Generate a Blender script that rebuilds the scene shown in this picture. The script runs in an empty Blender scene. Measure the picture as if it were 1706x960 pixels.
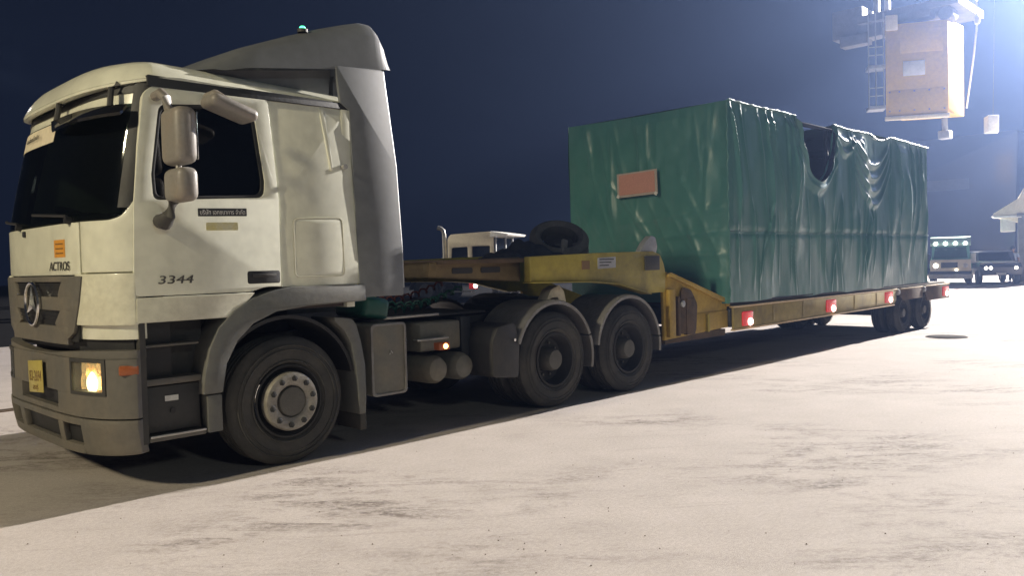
import bpy, bmesh, math, random
from math import sin, cos, pi, radians, sqrt, exp
from mathutils import Vector, Matrix
from mathutils.geometry import tessellate_polygon
random.seed(7)
scene = bpy.context.scene
COL = scene.collection

# ------------------------------------------------------------------ camera
# world: x = rearward along the lorry (0 at its front axle), y = away from the camera, z = up (metres)
cam_data = bpy.data.cameras.new('camera')
cam = bpy.data.objects.new('camera', cam_data)
COL.objects.link(cam)
cam_data.sensor_width = 36.0
cam_data.lens = 36.0 * 1377.0 / 1706.0
cam_data.clip_start = 0.05
cam_data.clip_end = 3000
_a, _p, _r = math.atan2(1364, 1377), 42.3 / 1377, math.atan(0.0254)
_f = Vector((cos(_a) * cos(_p), sin(_a) * cos(_p), -sin(_p)))
_rt = Vector((sin(_a), -cos(_a), 0.0))
_up = _rt.cross(_f)
_r2 = _rt * cos(_r) - _up * sin(_r)
_u2 = _up * cos(_r) + _rt * sin(_r)
_m = Matrix((_r2, _u2, -_f)).transposed().to_4x4()
_m.translation = Vector((-3.47, -6.02, 1.6))
cam.matrix_world = _m
scene.camera = cam

# ------------------------------------------------------------------ night sky
world = bpy.data.worlds.new('World')
scene.world = world
world.use_nodes = True
bg = world.node_tree.nodes['Background']
bg.inputs['Color'].default_value = (0.26, 0.42, 1.0, 1)
bg.inputs['Strength'].default_value = 0.017

# ------------------------------------------------------------------ picture settings
scene.view_settings.view_transform = 'Standard'
scene.view_settings.look = 'None'
scene.view_settings.exposure = 0.0
scene.view_settings.gamma = 1.0
scene.cycles.use_denoising = True
scene.cycles.max_bounces = 6
scene.cycles.volume_bounces = 0
scene.cycles.transparent_max_bounces = 8
scene.cycles.sample_clamp_indirect = 6.0
scene.cycles.use_light_tree = True

# ------------------------------------------------------------------ lamps (their masts are built further down)
KEY_POS = Vector((70.0, -0.35, 26.5))
KEY_W = 710000.0
FILL_POS = Vector((-15.2, -0.6, 10.1))
FILL_W = 7800.0
SIDE_POS = Vector((-6.0, -38.0, 15.0))  # unseen lamp, added to brighten the lorry's near side
SIDE_W = 4600.0
HAZE_DENSITY = 0.0015


def spot(name, pos, target, watt, color, size_deg, blend, radius, parent=None):
    d = bpy.data.lights.new(name, 'SPOT')
    d.energy = watt
    d.color = color
    d.spot_size = radians(size_deg)
    d.spot_blend = blend
    d.shadow_soft_size = radius
    o = bpy.data.objects.new(name, d)
    COL.objects.link(o)
    dirv = Vector(target) - Vector(pos)
    mw = dirv.to_track_quat('-Z', 'Y').to_matrix().to_4x4()
    mw.translation = Vector(pos)
    o.matrix_basis = mw
    return o


# ------------------------------------------------------------------ materials
def _nodes(name):
    m = bpy.data.materials.new(name)
    m.use_nodes = True
    nt = m.node_tree
    return m, nt, nt.nodes['Principled BSDF']


def ramp(nt, src, stops):
    r = nt.nodes.new('ShaderNodeValToRGB')
    el = r.color_ramp.elements
    el[0].position, el[0].color = stops[0][0], (*stops[0][1], 1)
    el[1].position, el[1].color = stops[-1][0], (*stops[-1][1], 1)
    for p, c in stops[1:-1]:
        e = el.new(p)
        e.color = (*c, 1)
    nt.links.new(src, r.inputs[0])
    return r.outputs[0]


def noise(nt, scale, detail=6, rough=0.6, stretch=(1, 1, 1), dist=0.0, rot=0.0):
    tc = nt.nodes.new('ShaderNodeTexCoord')
    mp = nt.nodes.new('ShaderNodeMapping')
    mp.inputs['Scale'].default_value = stretch
    n = nt.nodes.new('ShaderNodeTexNoise')
    n.inputs['Scale'].default_value = scale
    n.inputs['Detail'].default_value = detail
    n.inputs['Roughness'].default_value = rough
    n.inputs['Distortion'].default_value = dist
    m0 = nt.nodes.new('ShaderNodeMapping')
    m0.inputs['Rotation'].default_value = (0, 0, rot)
    nt.links.new(tc.outputs['Object'], m0.inputs[0])
    nt.links.new(m0.outputs[0], mp.inputs[0])
    nt.links.new(mp.outputs[0], n.inputs['Vector'])
    return n.outputs[0]


def mixc(nt, fac, a, b, mode='MIX'):
    x = nt.nodes.new('ShaderNodeMix')
    x.data_type = 'RGBA'
    x.blend_type = mode
    for sock, v in ((x.inputs[0], fac), (x.inputs[6], a), (x.inputs[7], b)):
        if isinstance(v, (int, float)):
            sock.default_value = v
        elif isinstance(v, tuple):
            sock.default_value = (*v, 1)
        else:
            nt.links.new(v, sock)
    return x.outputs[2]


def mat(name, color, rough=0.5, metal=0.0, dirt=0.35, dirt_col=None, scale=3.0, bump=0.05, coat=0.0, spec=0.5,
        stretch=(1, 1, 1), rough_var=0.15):
    m, nt, b = _nodes(name)
    dc = dirt_col or tuple(c * 0.45 + 0.015 for c in color)
    n1 = noise(nt, scale, 8, 0.65, stretch, 0.4)
    f = ramp(nt, n1, [(0.42, (0, 0, 0)), (0.72, (dirt, dirt, dirt))])
    n2 = noise(nt, scale * 9, 4, 0.6)
    c = mixc(nt, f, color, dc)
    g = ramp(nt, n2, [(0.3, (0.88, 0.88, 0.88)), (0.7, (1.06, 1.06, 1.06))])
    c = mixc(nt, 1.0, c, g, 'MULTIPLY')
    nt.links.new(c, b.inputs['Base Color'])
    rr = ramp(nt, n1, [(0.3, (rough,) * 3), (0.75, (min(1, rough + rough_var),) * 3)])
    nt.links.new(rr, b.inputs['Roughness'])
    b.inputs['Metallic'].default_value = metal
    b.inputs['Specular IOR Level'].default_value = spec
    if coat:
        b.inputs['Coat Weight'].default_value = coat
        b.inputs['Coat Roughness'].default_value = 0.08
    if bump:
        bp = nt.nodes.new('ShaderNodeBump')
        bp.inputs['Strength'].default_value = bump
        bp.inputs['Distance'].default_value = 0.02
        nt.links.new(n2, bp.inputs['Height'])
        nt.links.new(bp.outputs[0], b.inputs['Normal'])
    return m


def glow(name, color, strength):
    m, nt, b = _nodes(name)
    n = noise(nt, 40, 2)
    c = mixc(nt, 1.0, color, ramp(nt, n, [(0.2, (0.75,) * 3), (0.8, (1.0,) * 3)]), 'MULTIPLY')
    nt.links.new(c, b.inputs['Base Color'])
    nt.links.new(c, b.inputs['Emission Color'])
    b.inputs['Emission Strength'].default_value = strength
    b.inputs['Roughness'].default_value = 0.2
    return m


def glass(name, tint, clear=0.35, rough=0.03):
    m, nt, b = _nodes(name)
    n = noise(nt, 5, 6, 0.7)
    b.inputs['Base Color'].default_value = (*tint, 1)
    rr = ramp(nt, n, [(0.35, (rough,) * 3), (0.8, (rough + 0.04,) * 3)])
    nt.links.new(rr, b.inputs['Roughness'])
    tr = nt.nodes.new('ShaderNodeBsdfTransparent')
    tr.inputs[0].default_value = (0.55, 0.62, 0.6, 1)
    mx = nt.nodes.new('ShaderNodeMixShader')
    mx.inputs[0].default_value = clear
    nt.links.new(b.outputs[0], mx.inputs[1])
    nt.links.new(tr.outputs[0], mx.inputs[2])
    nt.links.new(mx.outputs[0], nt.nodes['Material Output'].inputs[0])
    return m


M = {}
M['cab_white'] = mat('cream_white_cab_paint', (0.70, 0.70, 0.58), 0.27, dirt=0.10, dirt_col=(0.5, 0.47, 0.37), scale=0.8, bump=0.006, coat=0.35, rough_var=0.03)
M['cab_trim'] = mat('cream_lower_trim_paint', (0.66, 0.65, 0.52), 0.34, dirt=0.4, dirt_col=(0.36, 0.31, 0.22), scale=2.2, bump=0.03, coat=0.2)
M['seam'] = mat('black_rubber_seal', (0.012, 0.012, 0.012), 0.55, dirt=0.2)
M['deflector'] = mat('mid_grey_deflector_paint', (0.15, 0.158, 0.165), 0.42, dirt=0.35, scale=1.1, bump=0.015, coat=0.15)
M['plastic'] = mat('dusty_grey_bumper_plastic', (0.115, 0.108, 0.095), 0.55, dirt=0.6, dirt_col=(0.2, 0.17, 0.13), scale=2.0, bump=0.08)
M['plastic_dark'] = mat('dark_grey_plastic', (0.035, 0.035, 0.035), 0.55, dirt=0.5, dirt_col=(0.09, 0.08, 0.065), scale=3, bump=0.08)
M['arch'] = mat('grey_wheel_arch_plastic', (0.12, 0.125, 0.12), 0.55, dirt=0.6, dirt_col=(0.2, 0.18, 0.14), scale=2.2, bump=0.08)
M['black'] = mat('black_paint', (0.012, 0.013, 0.016), 0.5, dirt=0.5, dirt_col=(0.04, 0.036, 0.03), scale=4, bump=0.1)
M['chassis'] = mat('greasy_black_chassis', (0.016, 0.02, 0.026), 0.6, dirt=0.7, dirt_col=(0.05, 0.045, 0.04), scale=3.5, bump=0.2)
M['rubber'] = mat('dusty_tyre_rubber', (0.038, 0.038, 0.036), 0.75, dirt=0.7, dirt_col=(0.11, 0.1, 0.085), scale=2.4, bump=0.2)
M['rim_dark'] = mat('dark_steel_rim', (0.03, 0.03, 0.03), 0.75, metal=0.0, dirt=0.5, scale=5)
M['hub'] = mat('dusty_grey_hub_metal', (0.34, 0.32, 0.28), 0.5, metal=0.25, dirt=0.75, dirt_col=(0.12, 0.105, 0.085), scale=6, bump=0.15)
M['hub_mid'] = mat('dull_hub_centre', (0.13, 0.125, 0.11), 0.6, metal=0.3, dirt=0.6, scale=6, bump=0.15)
M['mirror'] = mat('grey_mirror_housing', (0.22, 0.205, 0.185), 0.4, dirt=0.4, dirt_col=(0.3, 0.22, 0.15), scale=4, bump=0.04)
M['mudguard'] = mat('light_grey_mudguard_plastic', (0.2, 0.195, 0.19), 0.45, dirt=0.6, dirt_col=(0.1, 0.085, 0.07), scale=3, bump=0.06)
M['alu'] = mat('dull_aluminium', (0.5, 0.49, 0.46), 0.4, metal=0.8, dirt=0.6, dirt_col=(0.2, 0.18, 0.15), scale=4, bump=0.06)
M['tank'] = mat('dusty_tank_paint', (0.13, 0.128, 0.11), 0.5, dirt=0.7, dirt_col=(0.22, 0.19, 0.14), scale=3, bump=0.05)
M['chrome'] = mat('chrome', (0.75, 0.75, 0.73), 0.15, metal=1.0, dirt=0.3, scale=8, bump=0)
M['glass'] = glass('dark_cab_glass', (0.006, 0.007, 0.008), 0.6)
M['glass_side'] = glass('dark_side_glass', (0.005, 0.007, 0.011), 0.25)
M['smoke'] = glass('smoked_visor', (0.01, 0.01, 0.01), 0.15)
M['interior'] = mat('dark_cab_lining', (0.055, 0.042, 0.04), 0.8, dirt=0.3)
M['seat_cloth'] = mat('grey_seat_cloth', (0.07, 0.065, 0.06), 0.9, dirt=0.3)
M['plate_yellow'] = mat('yellow_plate', (0.45, 0.37, 0.09), 0.4, dirt=0.5, dirt_col=(0.35, 0.26, 0.08), scale=12, bump=0.02)
M['orange'] = mat('orange_sticker', (0.68, 0.3, 0.04), 0.4, dirt=0.4, dirt_col=(0.45, 0.25, 0.08), scale=20, bump=0)
M['pale_yellow'] = mat('faded_yellow_sticker', (0.6, 0.53, 0.22), 0.5, dirt=0.9, dirt_col=(0.58, 0.56, 0.42), scale=9, bump=0)
M['ink'] = mat('black_print', (0.02, 0.02, 0.02), 0.5, dirt=0)
M['ink_brown'] = mat('brown_print', (0.18, 0.1, 0.03), 0.5, dirt=0)
M['ink_white'] = mat('white_print', (0.65, 0.64, 0.6), 0.5, dirt=0.2)
M['badge'] = mat('dark_chrome_badge', (0.1, 0.095, 0.085), 0.35, metal=0.5, dirt=0.2)
M['yellow'] = mat('worn_yellow_paint', (0.46, 0.30, 0.035), 0.5, dirt=0.8, dirt_col=(0.12, 0.085, 0.035), scale=1.8, bump=0.08)
M['olive'] = mat('dirty_yellow_paint', (0.36, 0.29, 0.045), 0.5, dirt=0.8, dirt_col=(0.11, 0.095, 0.04), scale=1.5, bump=0.08)
M['rust'] = mat('rusty_brown_steel', (0.11, 0.07, 0.04), 0.75, dirt=0.8, dirt_col=(0.045, 0.04, 0.036), scale=3, bump=0.2)
M['deck_edge'] = mat('rubbed_deck_edge', (0.62, 0.47, 0.28), 0.45, dirt=0.5, dirt_col=(0.25, 0.17, 0.1), scale=4, bump=0.05)
M['wood'] = mat('grimy_deck_timber', (0.09, 0.075, 0.055), 0.8, dirt=0.7, scale=3, bump=0.2, stretch=(0.3, 3, 3))
M['red_lens'] = glow('lit_red_lens', (0.8, 0.05, 0.05), 0.26)
M['lamp_red'] = glow('red_lamp_bulb', (1.0, 0.62, 0.55), 14)
M['lamp_amber'] = glow('amber_lamp_bulb', (1.0, 0.42, 0.12), 16)
M['amber'] = mat('amber_lens', (0.36, 0.1, 0.03), 0.25, dirt=0.3, bump=0)
M['headlamp_glass'] = glow('lit_headlamp_reflector', (1.0, 0.62, 0.28), 1.1)
M['headlamp_bulb'] = glow('headlamp_bulb', (1.0, 0.72, 0.38), 22)
M['beacon'] = glow('green_beacon', (0.08, 1.0, 0.45), 4)
M['green_hose'] = mat('green_air_hose', (0.01, 0.08, 0.06), 0.4, dirt=0.2)
M['red_hose'] = mat('red_air_hose', (0.14, 0.03, 0.02), 0.5, dirt=0.3)
M['flood'] = glow('floodlight_face', (1.0, 0.95, 0.86), 60)
M['galv'] = mat('galvanised_steel', (0.4, 0.41, 0.42), 0.5, metal=0.6, dirt=0.4, scale=3, bump=0.05)
M['crane_yellow'] = mat('crane_yellow_paint', (0.58, 0.36, 0.05), 0.5, dirt=0.5, dirt_col=(0.45, 0.32, 0.15), scale=0.7, bump=0.03)
M['crane_white'] = mat('crane_white_paint', (0.7, 0.69, 0.66), 0.5, dirt=0.4, scale=1)
M['crane_grey'] = mat('crane_grey_steel', (0.2, 0.2, 0.21), 0.6, dirt=0.5, scale=1.5, bump=0.05)
M['beige'] = mat('beige_paint', (0.72, 0.64, 0.48), 0.45, dirt=0.4, scale=2, bump=0.02)
M['green_paint'] = mat('green_truck_paint', (0.14, 0.36, 0.26), 0.4, dirt=0.4, scale=2, bump=0.02, coat=0.2)
M['mint'] = mat('pale_green_paint', (0.36, 0.52, 0.42), 0.4, dirt=0.3, scale=2, bump=0.02)
M['white_lamp'] = glow('white_lamp', (0.85, 1.0, 0.95), 6)
M['warm_lamp'] = glow('warm_white_lamp', (1.0, 0.9, 0.75), 12)
M['navy'] = mat('dark_navy_paint', (0.03, 0.032, 0.045), 0.35, dirt=0.3, scale=2, bump=0.02, coat=0.3)
M['skin'] = mat('skin', (0.30, 0.17, 0.11), 0.6, dirt=0.2, scale=10)
M['hair'] = mat('black_hair', (0.012, 0.011, 0.01), 0.6, dirt=0.2)
M['shirt'] = mat('pale_blue_shirt', (0.36, 0.42, 0.52), 0.85, dirt=0.3, scale=6, bump=0.1)
M['trousers'] = mat('dark_trousers', (0.03, 0.033, 0.05), 0.85, dirt=0.3, scale=6)
M['placard'] = mat('faded_orange_placard', (0.5, 0.24, 0.18), 0.55, dirt=0.5, dirt_col=(0.5, 0.26, 0.18), scale=5, bump=0.05)
M['placard_edge'] = mat('placard_edge_tape', (0.42, 0.36, 0.31), 0.5, dirt=0.3, scale=8)
M['crate_dark'] = mat('dark_crate_steel', (0.03, 0.035, 0.05), 0.6, dirt=0.4, scale=1.5, bump=0.05)


def tarp_material():
    m, nt, b = _nodes('green_pvc_tarpaulin')
    n1 = noise(nt, 1.4, 6, 0.6)
    n2 = noise(nt, 7, 5, 0.65, (1, 1, 0.25))
    c = ramp(nt, n1, [(0.3, (0.046, 0.165, 0.150)), (0.7, (0.068, 0.205, 0.180))])
    f = ramp(nt, n2, [(0.5, (0, 0, 0)), (0.8, (0.3, 0.3, 0.3))])
    c = mixc(nt, f, c, (0.10, 0.16, 0.155))
    nt.links.new(c, b.inputs['Base Color'])
    nt.links.new(ramp(nt, n2, [(0.3, (0.29,) * 3), (0.75, (0.42,) * 3)]), b.inputs['Roughness'])
    b.inputs['Specular IOR Level'].default_value = 0.52
    b.inputs['Sheen Weight'].default_value = 0.15
    bp = nt.nodes.new('ShaderNodeBump')
    bp.inputs['Strength'].default_value = 0.2
    bp.inputs['Distance'].default_value = 0.02
    nt.links.new(noise(nt, 3.5, 7, 0.6, (1.6, 1.6, 0.35), 0.6), bp.inputs['Height'])
    nt.links.new(bp.outputs[0], b.inputs['Normal'])
    return m


M['tarp'] = tarp_material()


def ground_material():
    m, nt, b = _nodes('worn_pale_concrete')
    big = noise(nt, 0.22, 6, 0.6)
    base = ramp(nt, big, [(0.3, (0.44, 0.395, 0.37)), (0.7, (0.49, 0.445, 0.42))])
    mid = noise(nt, 1.7, 8, 0.7)
    base = mixc(nt, 1.0, base, ramp(nt, mid, [(0.3, (0.9, 0.9, 0.89)), (0.7, (1.05, 1.05, 1.05))]), 'MULTIPLY')
    # long scuffs dragged by wheels, and broken dark stains
    scuff = noise(nt, 2.1, 10, 0.74, (0.5, 1.7, 1), 0.6, 0.785)
    zone = noise(nt, 0.42, 3, 0.55, (0.8, 1.2, 1), 0.3, 0.785)
    zf = ramp(nt, zone, [(0.47, (0, 0, 0)), (0.62, (1, 1, 1))])
    sf = ramp(nt, scuff, [(0.47, (0, 0, 0)), (0.60, (0.9, 0.9, 0.9))])
    crumb = noise(nt, 17, 8, 0.8, (0.8, 1.3, 1), 0, 0.785)
    cf = ramp(nt, crumb, [(0.42, (0.12,) * 3), (0.56, (1, 1, 1))])
    base = mixc(nt, mixc(nt, 1.0, mixc(nt, 1.0, sf, zf, 'MULTIPLY'), cf, 'MULTIPLY'), base, (0.115, 0.092, 0.08))
    streak = noise(nt, 3.0, 8, 0.7, (0.16, 2.4, 1), 0.25, 0.70)
    base = mixc(nt, ramp(nt, streak, [(0.58, (0, 0, 0)), (0.74, (0.4, 0.4, 0.4))]), base, (0.24, 0.205, 0.18))
    speck = noise(nt, 26, 5, 0.75, (0.7, 1.5, 1), 0, 0.785)
    kf = ramp(nt, speck, [(0.64, (0, 0, 0)), (0.72, (0.55, 0.55, 0.55))])
    base = mixc(nt, mixc(nt, 1.0, kf, ramp(nt, zone, [(0.35, (0.15,) * 3), (0.6, (1, 1, 1))]), 'MULTIPLY'), base, (0.2, 0.165, 0.14))
    grit = noise(nt, 38, 6, 0.8)
    base = mixc(nt, 1.0, base, ramp(nt, grit, [(0.35, (0.84, 0.83, 0.82)), (0.65, (1.1, 1.1, 1.1))]), 'MULTIPLY')
    blot = noise(nt, 5.5, 9, 0.8, (0.7, 1.3, 1), 0.2, 0.785)
    bf = mixc(nt, 1.0, ramp(nt, blot, [(0.55, (0, 0, 0)), (0.66, (0.7, 0.7, 0.7))]), ramp(nt, zone, [(0.46, (0, 0, 0)), (0.62, (1, 1, 1))]), 'MULTIPLY')
    base = mixc(nt, bf, base, (0.15, 0.115, 0.10))
    fine = noise(nt, 140, 3, 0.7)
    base = mixc(nt, 1.0, base, ramp(nt, fine, [(0.3, (0.78, 0.78, 0.78)), (0.7, (1.12, 1.12, 1.12))]), 'MULTIPLY')
    nt.links.new(base, b.inputs['Base Color'])
    b.inputs['Roughness'].default_value = 0.85
    b.inputs['Specular IOR Level'].default_value = 0.25
    bp = nt.nodes.new('ShaderNodeBump')
    bp.inputs['Strength'].default_value = 0.35
    bp.inputs['Distance'].default_value = 0.012
    hm = mixc(nt, 0.5, mid, fine)
    nt.links.new(hm, bp.inputs['Height'])
    nt.links.new(bp.outputs[0], b.inputs['Normal'])
    return m


M['ground'] = ground_material()

# ------------------------------------------------------------------ mesh helpers


class MB:
    """Collects shapes into one bmesh; build() links them as one mesh object."""

    def __init__(self):
        self.bm = bmesh.new()

    def _face(self, vs):
        try:
            return self.bm.faces.new(vs)
        except ValueError:
            return None

    def box(self, x0, x1, y0, y1, z0, z1):
        v = [self.bm.verts.new((x, y, z)) for x in (x0, x1) for y in (y0, y1) for z in (z0, z1)]
        for q in ((0, 1, 3, 2), (4, 6, 7, 5), (0, 4, 5, 1), (2, 3, 7, 6), (0, 2, 6, 4), (1, 5, 7, 3)):
            self._face([v[i] for i in q])
        return self

    def obox(self, c, size, mat3):
        v = []
        for x in (-.5, .5):
            for y in (-.5, .5):
                for z in (-.5, .5):
                    v.append(self.bm.verts.new(Vector(c) + mat3 @ Vector((x * size[0], y * size[1], z * size[2]))))
        for q in ((0, 1, 3, 2), (4, 6, 7, 5), (0, 4, 5, 1), (2, 3, 7, 6), (0, 2, 6, 4), (1, 5, 7, 3)):
            self._face([v[i] for i in q])
        return self

    def prism(self, outer, f, holes=(), t=1.0):
        """polygon (with holes) in 2-D, f(u, v, k) -> point, k = 0 front .. 1 back"""
        loops = [list(outer)] + [list(h) for h in holes]
        tris = tessellate_polygon([[Vector((p[0], p[1], 0)) for p in lp] for lp in loops])
        flat = [p for lp in loops for p in lp]
        A = [self.bm.verts.new(f(p[0], p[1], 0.0)) for p in flat]
        B = [self.bm.verts.new(f(p[0], p[1], t)) for p in flat]
        for a, b_, c in tris:
            self._face([A[a], A[b_], A[c]])
            self._face([B[c], B[b_], B[a]])
        k = 0
        for lp in loops:
            n = len(lp)
            for i in range(n):
                a, b_ = k + i, k + (i + 1) % n
                self._face([A[a], A[b_], B[b_], B[a]])
            k += n
        return self

    def prism_xz(self, poly, y0, y1, holes=()):
        return self.prism(poly, lambda u, v, k: (u, y0 + (y1 - y0) * k, v), holes)

    def prism_yz(self, poly, x0, x1, holes=()):
        return self.prism(poly, lambda u, v, k: (x0 + (x1 - x0) * k, u, v), holes)

    def prism_xy(self, poly, z0, z1, holes=()):
        return self.prism(poly, lambda u, v, k: (u, v, z0 + (z1 - z0) * k), holes)

    def cyl(self, p0, p1, r, r2=None, seg=24, caps=True):
        p0, p1 = Vector(p0), Vector(p1)
        r2 = r if r2 is None else r2
        d = (p1 - p0).normalized()
        a = d.orthogonal().normalized()
        b_ = d.cross(a)
        A, B = [], []
        for i in range(seg):
            t = 2 * pi * i / seg
            o = a * cos(t) + b_ * sin(t)
            A.append(self.bm.verts.new(p0 + o * r))
            B.append(self.bm.verts.new(p1 + o * r2))
        for i in range(seg):
            j = (i + 1) % seg
            self._face([A[i], A[j], B[j], B[i]])
        if caps:
            self._face(A[::-1])
            self._face(B)
        return self

    def tube(self, pts, r, seg=8):
        pts = [Vector(p) for p in pts]
        rings = []
        for i, p in enumerate(pts):
            d = (pts[min(i + 1, len(pts) - 1)] - pts[max(i - 1, 0)]).normalized()
            ref = Vector((0, 0, 1)) if abs(d.z) < 0.9 else Vector((1, 0, 0))
            a = d.cross(ref).normalized()
            b_ = d.cross(a)
            rr = r[i] if isinstance(r, (list, tuple)) else r
            rings.append([self.bm.verts.new(p + (a * cos(2 * pi * k / seg) + b_ * sin(2 * pi * k / seg)) * rr) for k in range(seg)])
        for A, B in zip(rings, rings[1:]):
            for k in range(seg):
                j = (k + 1) % seg
                self._face([A[k], A[j], B[j], B[k]])
        self._face(rings[0][::-1])
        self._face(rings[-1])
        return self

    def lathe(self, prof, c, axis='y', seg=48, a0=0.0, a1=2 * pi):
        """prof: list of (radius, along axis); closed profile loops should repeat their first point"""
        full = abs(a1 - a0 - 2 * pi) < 1e-6
        n = seg if full else seg + 1
        cols = []
        for i in range(n):
            t = a0 + (a1 - a0) * i / seg
            col = []
            for r, h in prof:
                if axis == 'y':
                    col.append(self.bm.verts.new((c[0] + r * cos(t), c[1] + h, c[2] + r * sin(t))))
                elif axis == 'x':
                    col.append(self.bm.verts.new((c[0] + h, c[1] + r * cos(t), c[2] + r * sin(t))))
                else:
                    col.append(self.bm.verts.new((c[0] + r * cos(t), c[1] + r * sin(t), c[2] + h)))
            cols.append(col)
        for i in range(seg):
            A, B = cols[i], cols[(i + 1) % n]
            for k in range(len(prof) - 1):
                self._face([A[k], A[k + 1], B[k + 1], B[k]])
        if not full:
            for col in (cols[0], cols[-1]):
                self._face(col[:-1] if prof[0] == prof[-1] else col)
        return self

    def grid(self, fn, nu, nv, keep=None):
        V = [[self.bm.verts.new(fn(i / nu, j / nv)) for j in range(nv + 1)] for i in range(nu + 1)]
        for i in range(nu):
            for j in range(nv):
                if keep is None or keep((i + .5) / nu, (j + .5) / nv):
                    self._face([V[i][j], V[i + 1][j], V[i + 1][j + 1], V[i][j + 1]])
        return self

    def slab(self, fn, nu, nv):
        """closed slab: fn(u, v, k) with k 0 outside, 1 inside"""
        V = [[[self.bm.verts.new(fn(i / nu, j / nv, k)) for k in (0, 1)] for j in range(nv + 1)] for i in range(nu + 1)]
        for i in range(nu):
            for j in range(nv):
                self._face([V[i][j][0], V[i + 1][j][0], V[i + 1][j + 1][0], V[i][j + 1][0]])
                self._face([V[i][j][1], V[i][j + 1][1], V[i + 1][j + 1][1], V[i + 1][j][1]])
        for i in range(nu):
            for j, s in ((0, 1), (nv, -1)):
                self._face([V[i][j][0], V[i][j][1], V[i + 1][j][1], V[i + 1][j][0]])
        for j in range(nv):
            for i in (0, nu):
                self._face([V[i][j][0], V[i][j + 1][0], V[i][j + 1][1], V[i][j][1]])
        return self

    def build(self, name, material, parent=None, bevel=0.0, smooth=True, seg=2, angle=35, weld=True):
        bm = self.bm
        if weld:
            bmesh.ops.remove_doubles(bm, verts=bm.verts, dist=1e-5)
        loose = [v for v in bm.verts if not v.link_faces]
        if loose:
            bmesh.ops.delete(bm, geom=loose, context='VERTS')
        bmesh.ops.recalc_face_normals(bm, faces=bm.faces)
        if bevel:
            es = [e for e in bm.edges if len(e.link_faces) == 2 and e.calc_face_angle(0) > radians(angle)]
            bmesh.ops.bevel(bm, geom=es, offset=bevel, segments=seg, affect='EDGES', profile=0.5, clamp_overlap=True)
        me = bpy.data.meshes.new(name)
        off = parent_offset(parent)
        if off.length > 0:
            bmesh.ops.translate(bm, verts=bm.verts, vec=-off)
        bm.to_mesh(me)
        bm.free()
        if smooth:
            for p in me.polygons:
                p.use_smooth = True
            me.set_sharp_from_angle(angle=radians(angle))
        me.materials.append(material)
        o = bpy.data.objects.new(name, me)
        COL.objects.link(o)
        if parent is not None:
            o.parent = parent
        return o


def parent_offset(p):
    """meshes of un-rotated things are written in world coordinates: take the root's own place off again"""
    while p is not None and p.parent is not None:
        p = p.parent
    if p is None or p.get('_local'):
        return Vector((0, 0, 0))
    return Vector(p.location)


def thing(name, label, cat, loc=(0, 0, 0), rz=0.0, group=None, local=False):
    o = bpy.data.objects.new(name, None)
    COL.objects.link(o)
    o.empty_display_size = 0.2
    o.location = loc
    o.rotation_euler = (0, 0, rz)
    if local:
        o['_local'] = 1
    tag(o, label, cat, group)
    return o


def tag(o, label=None, cat=None, group=None, kind=None):
    if label:
        o['label'] = label
    if cat:
        o['category'] = cat
    if group:
        o['group'] = group
    if kind:
        o['kind'] = kind
    return o


def text(s, name, size, pos, xd, yd, material, parent, width=None, depth=0.004, shear=0.0, bold=0.0):
    cu = bpy.data.curves.new(name, 'FONT')
    cu.body = s
    cu.size = size
    cu.extrude = depth
    cu.shear = shear
    cu.offset = bold
    cu.align_x = 'CENTER'
    cu.align_y = 'CENTER'
    tmp = bpy.data.objects.new('tmp_text', cu)
    COL.objects.link(tmp)
    bpy.context.view_layer.update()
    dg = bpy.context.evaluated_depsgraph_get()
    me = bpy.data.meshes.new_from_object(tmp.evaluated_get(dg))
    bpy.data.objects.remove(tmp)
    xd, yd = Vector(xd).normalized(), Vector(yd).normalized()
    zd = xd.cross(yd)
    k = 1.0
    if width and len(me.vertices):
        w = max(v.co.x for v in me.vertices) - min(v.co.x for v in me.vertices)
        k = width / max(w, 1e-6)
    R = Matrix((xd, yd, zd)).transposed()
    base = Vector(pos) - parent_offset(parent)
    for v in me.vertices:
        v.co = base + R @ Vector((v.co.x * k, v.co.y, v.co.z))
    me.materials.clear()
    me.materials.append(material)
    me.name = name
    o = bpy.data.objects.new(name, me)
    COL.objects.link(o)
    o.parent = parent
    return o


def rounded(pts, r, n=4):
    out = []
    N = len(pts)
    rs = r if isinstance(r, (list, tuple)) else [r] * N
    for i in range(N):
        p0, p1, p2 = (Vector(pts[i - 1]), Vector(pts[i]), Vector(pts[(i + 1) % N]))
        rr = rs[i]
        if rr <= 0:
            out.append(tuple(p1))
            continue
        a, b_ = p0 - p1, p2 - p1
        d = min(rr, a.length * .48, b_.length * .48)
        q0, q2 = p1 + a.normalized() * d, p1 + b_.normalized() * d
        for k in range(n + 1):
            t = k / n
            out.append(tuple(q0 * (1 - t) ** 2 + p1 * 2 * t * (1 - t) + q2 * t * t))
    return out


def inset_scale(pts, d):
    cx = sum(p[0] for p in pts) / len(pts)
    cy = sum(p[1] for p in pts) / len(pts)
    w = max(p[0] for p in pts) - min(p[0] for p in pts)
    h = max(p[1] for p in pts) - min(p[1] for p in pts)
    return [(cx + (p[0] - cx) * (1 - 2 * d / w), cy + (p[1] - cy) * (1 - 2 * d / h)) for p in pts]


def copy_tree(o, parent=None, loc=None):
    c = o.copy()
    COL.objects.link(c)
    if parent is not None:
        c.parent = parent
    if loc is not None:
        c.location = loc
    for ch in list(o.children):
        copy_tree(ch, c)
    return c


# ------------------------------------------------------------------ the setting
g = MB()
g.grid(lambda u, v: (-60 + 260 * u, -60 + 200 * v, 0.0), 26, 20)
ground = g.build('ground', M['ground'], smooth=False)
tag(ground, 'pale worn concrete yard with dark scuffs and stains', None, None, 'structure')

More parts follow.
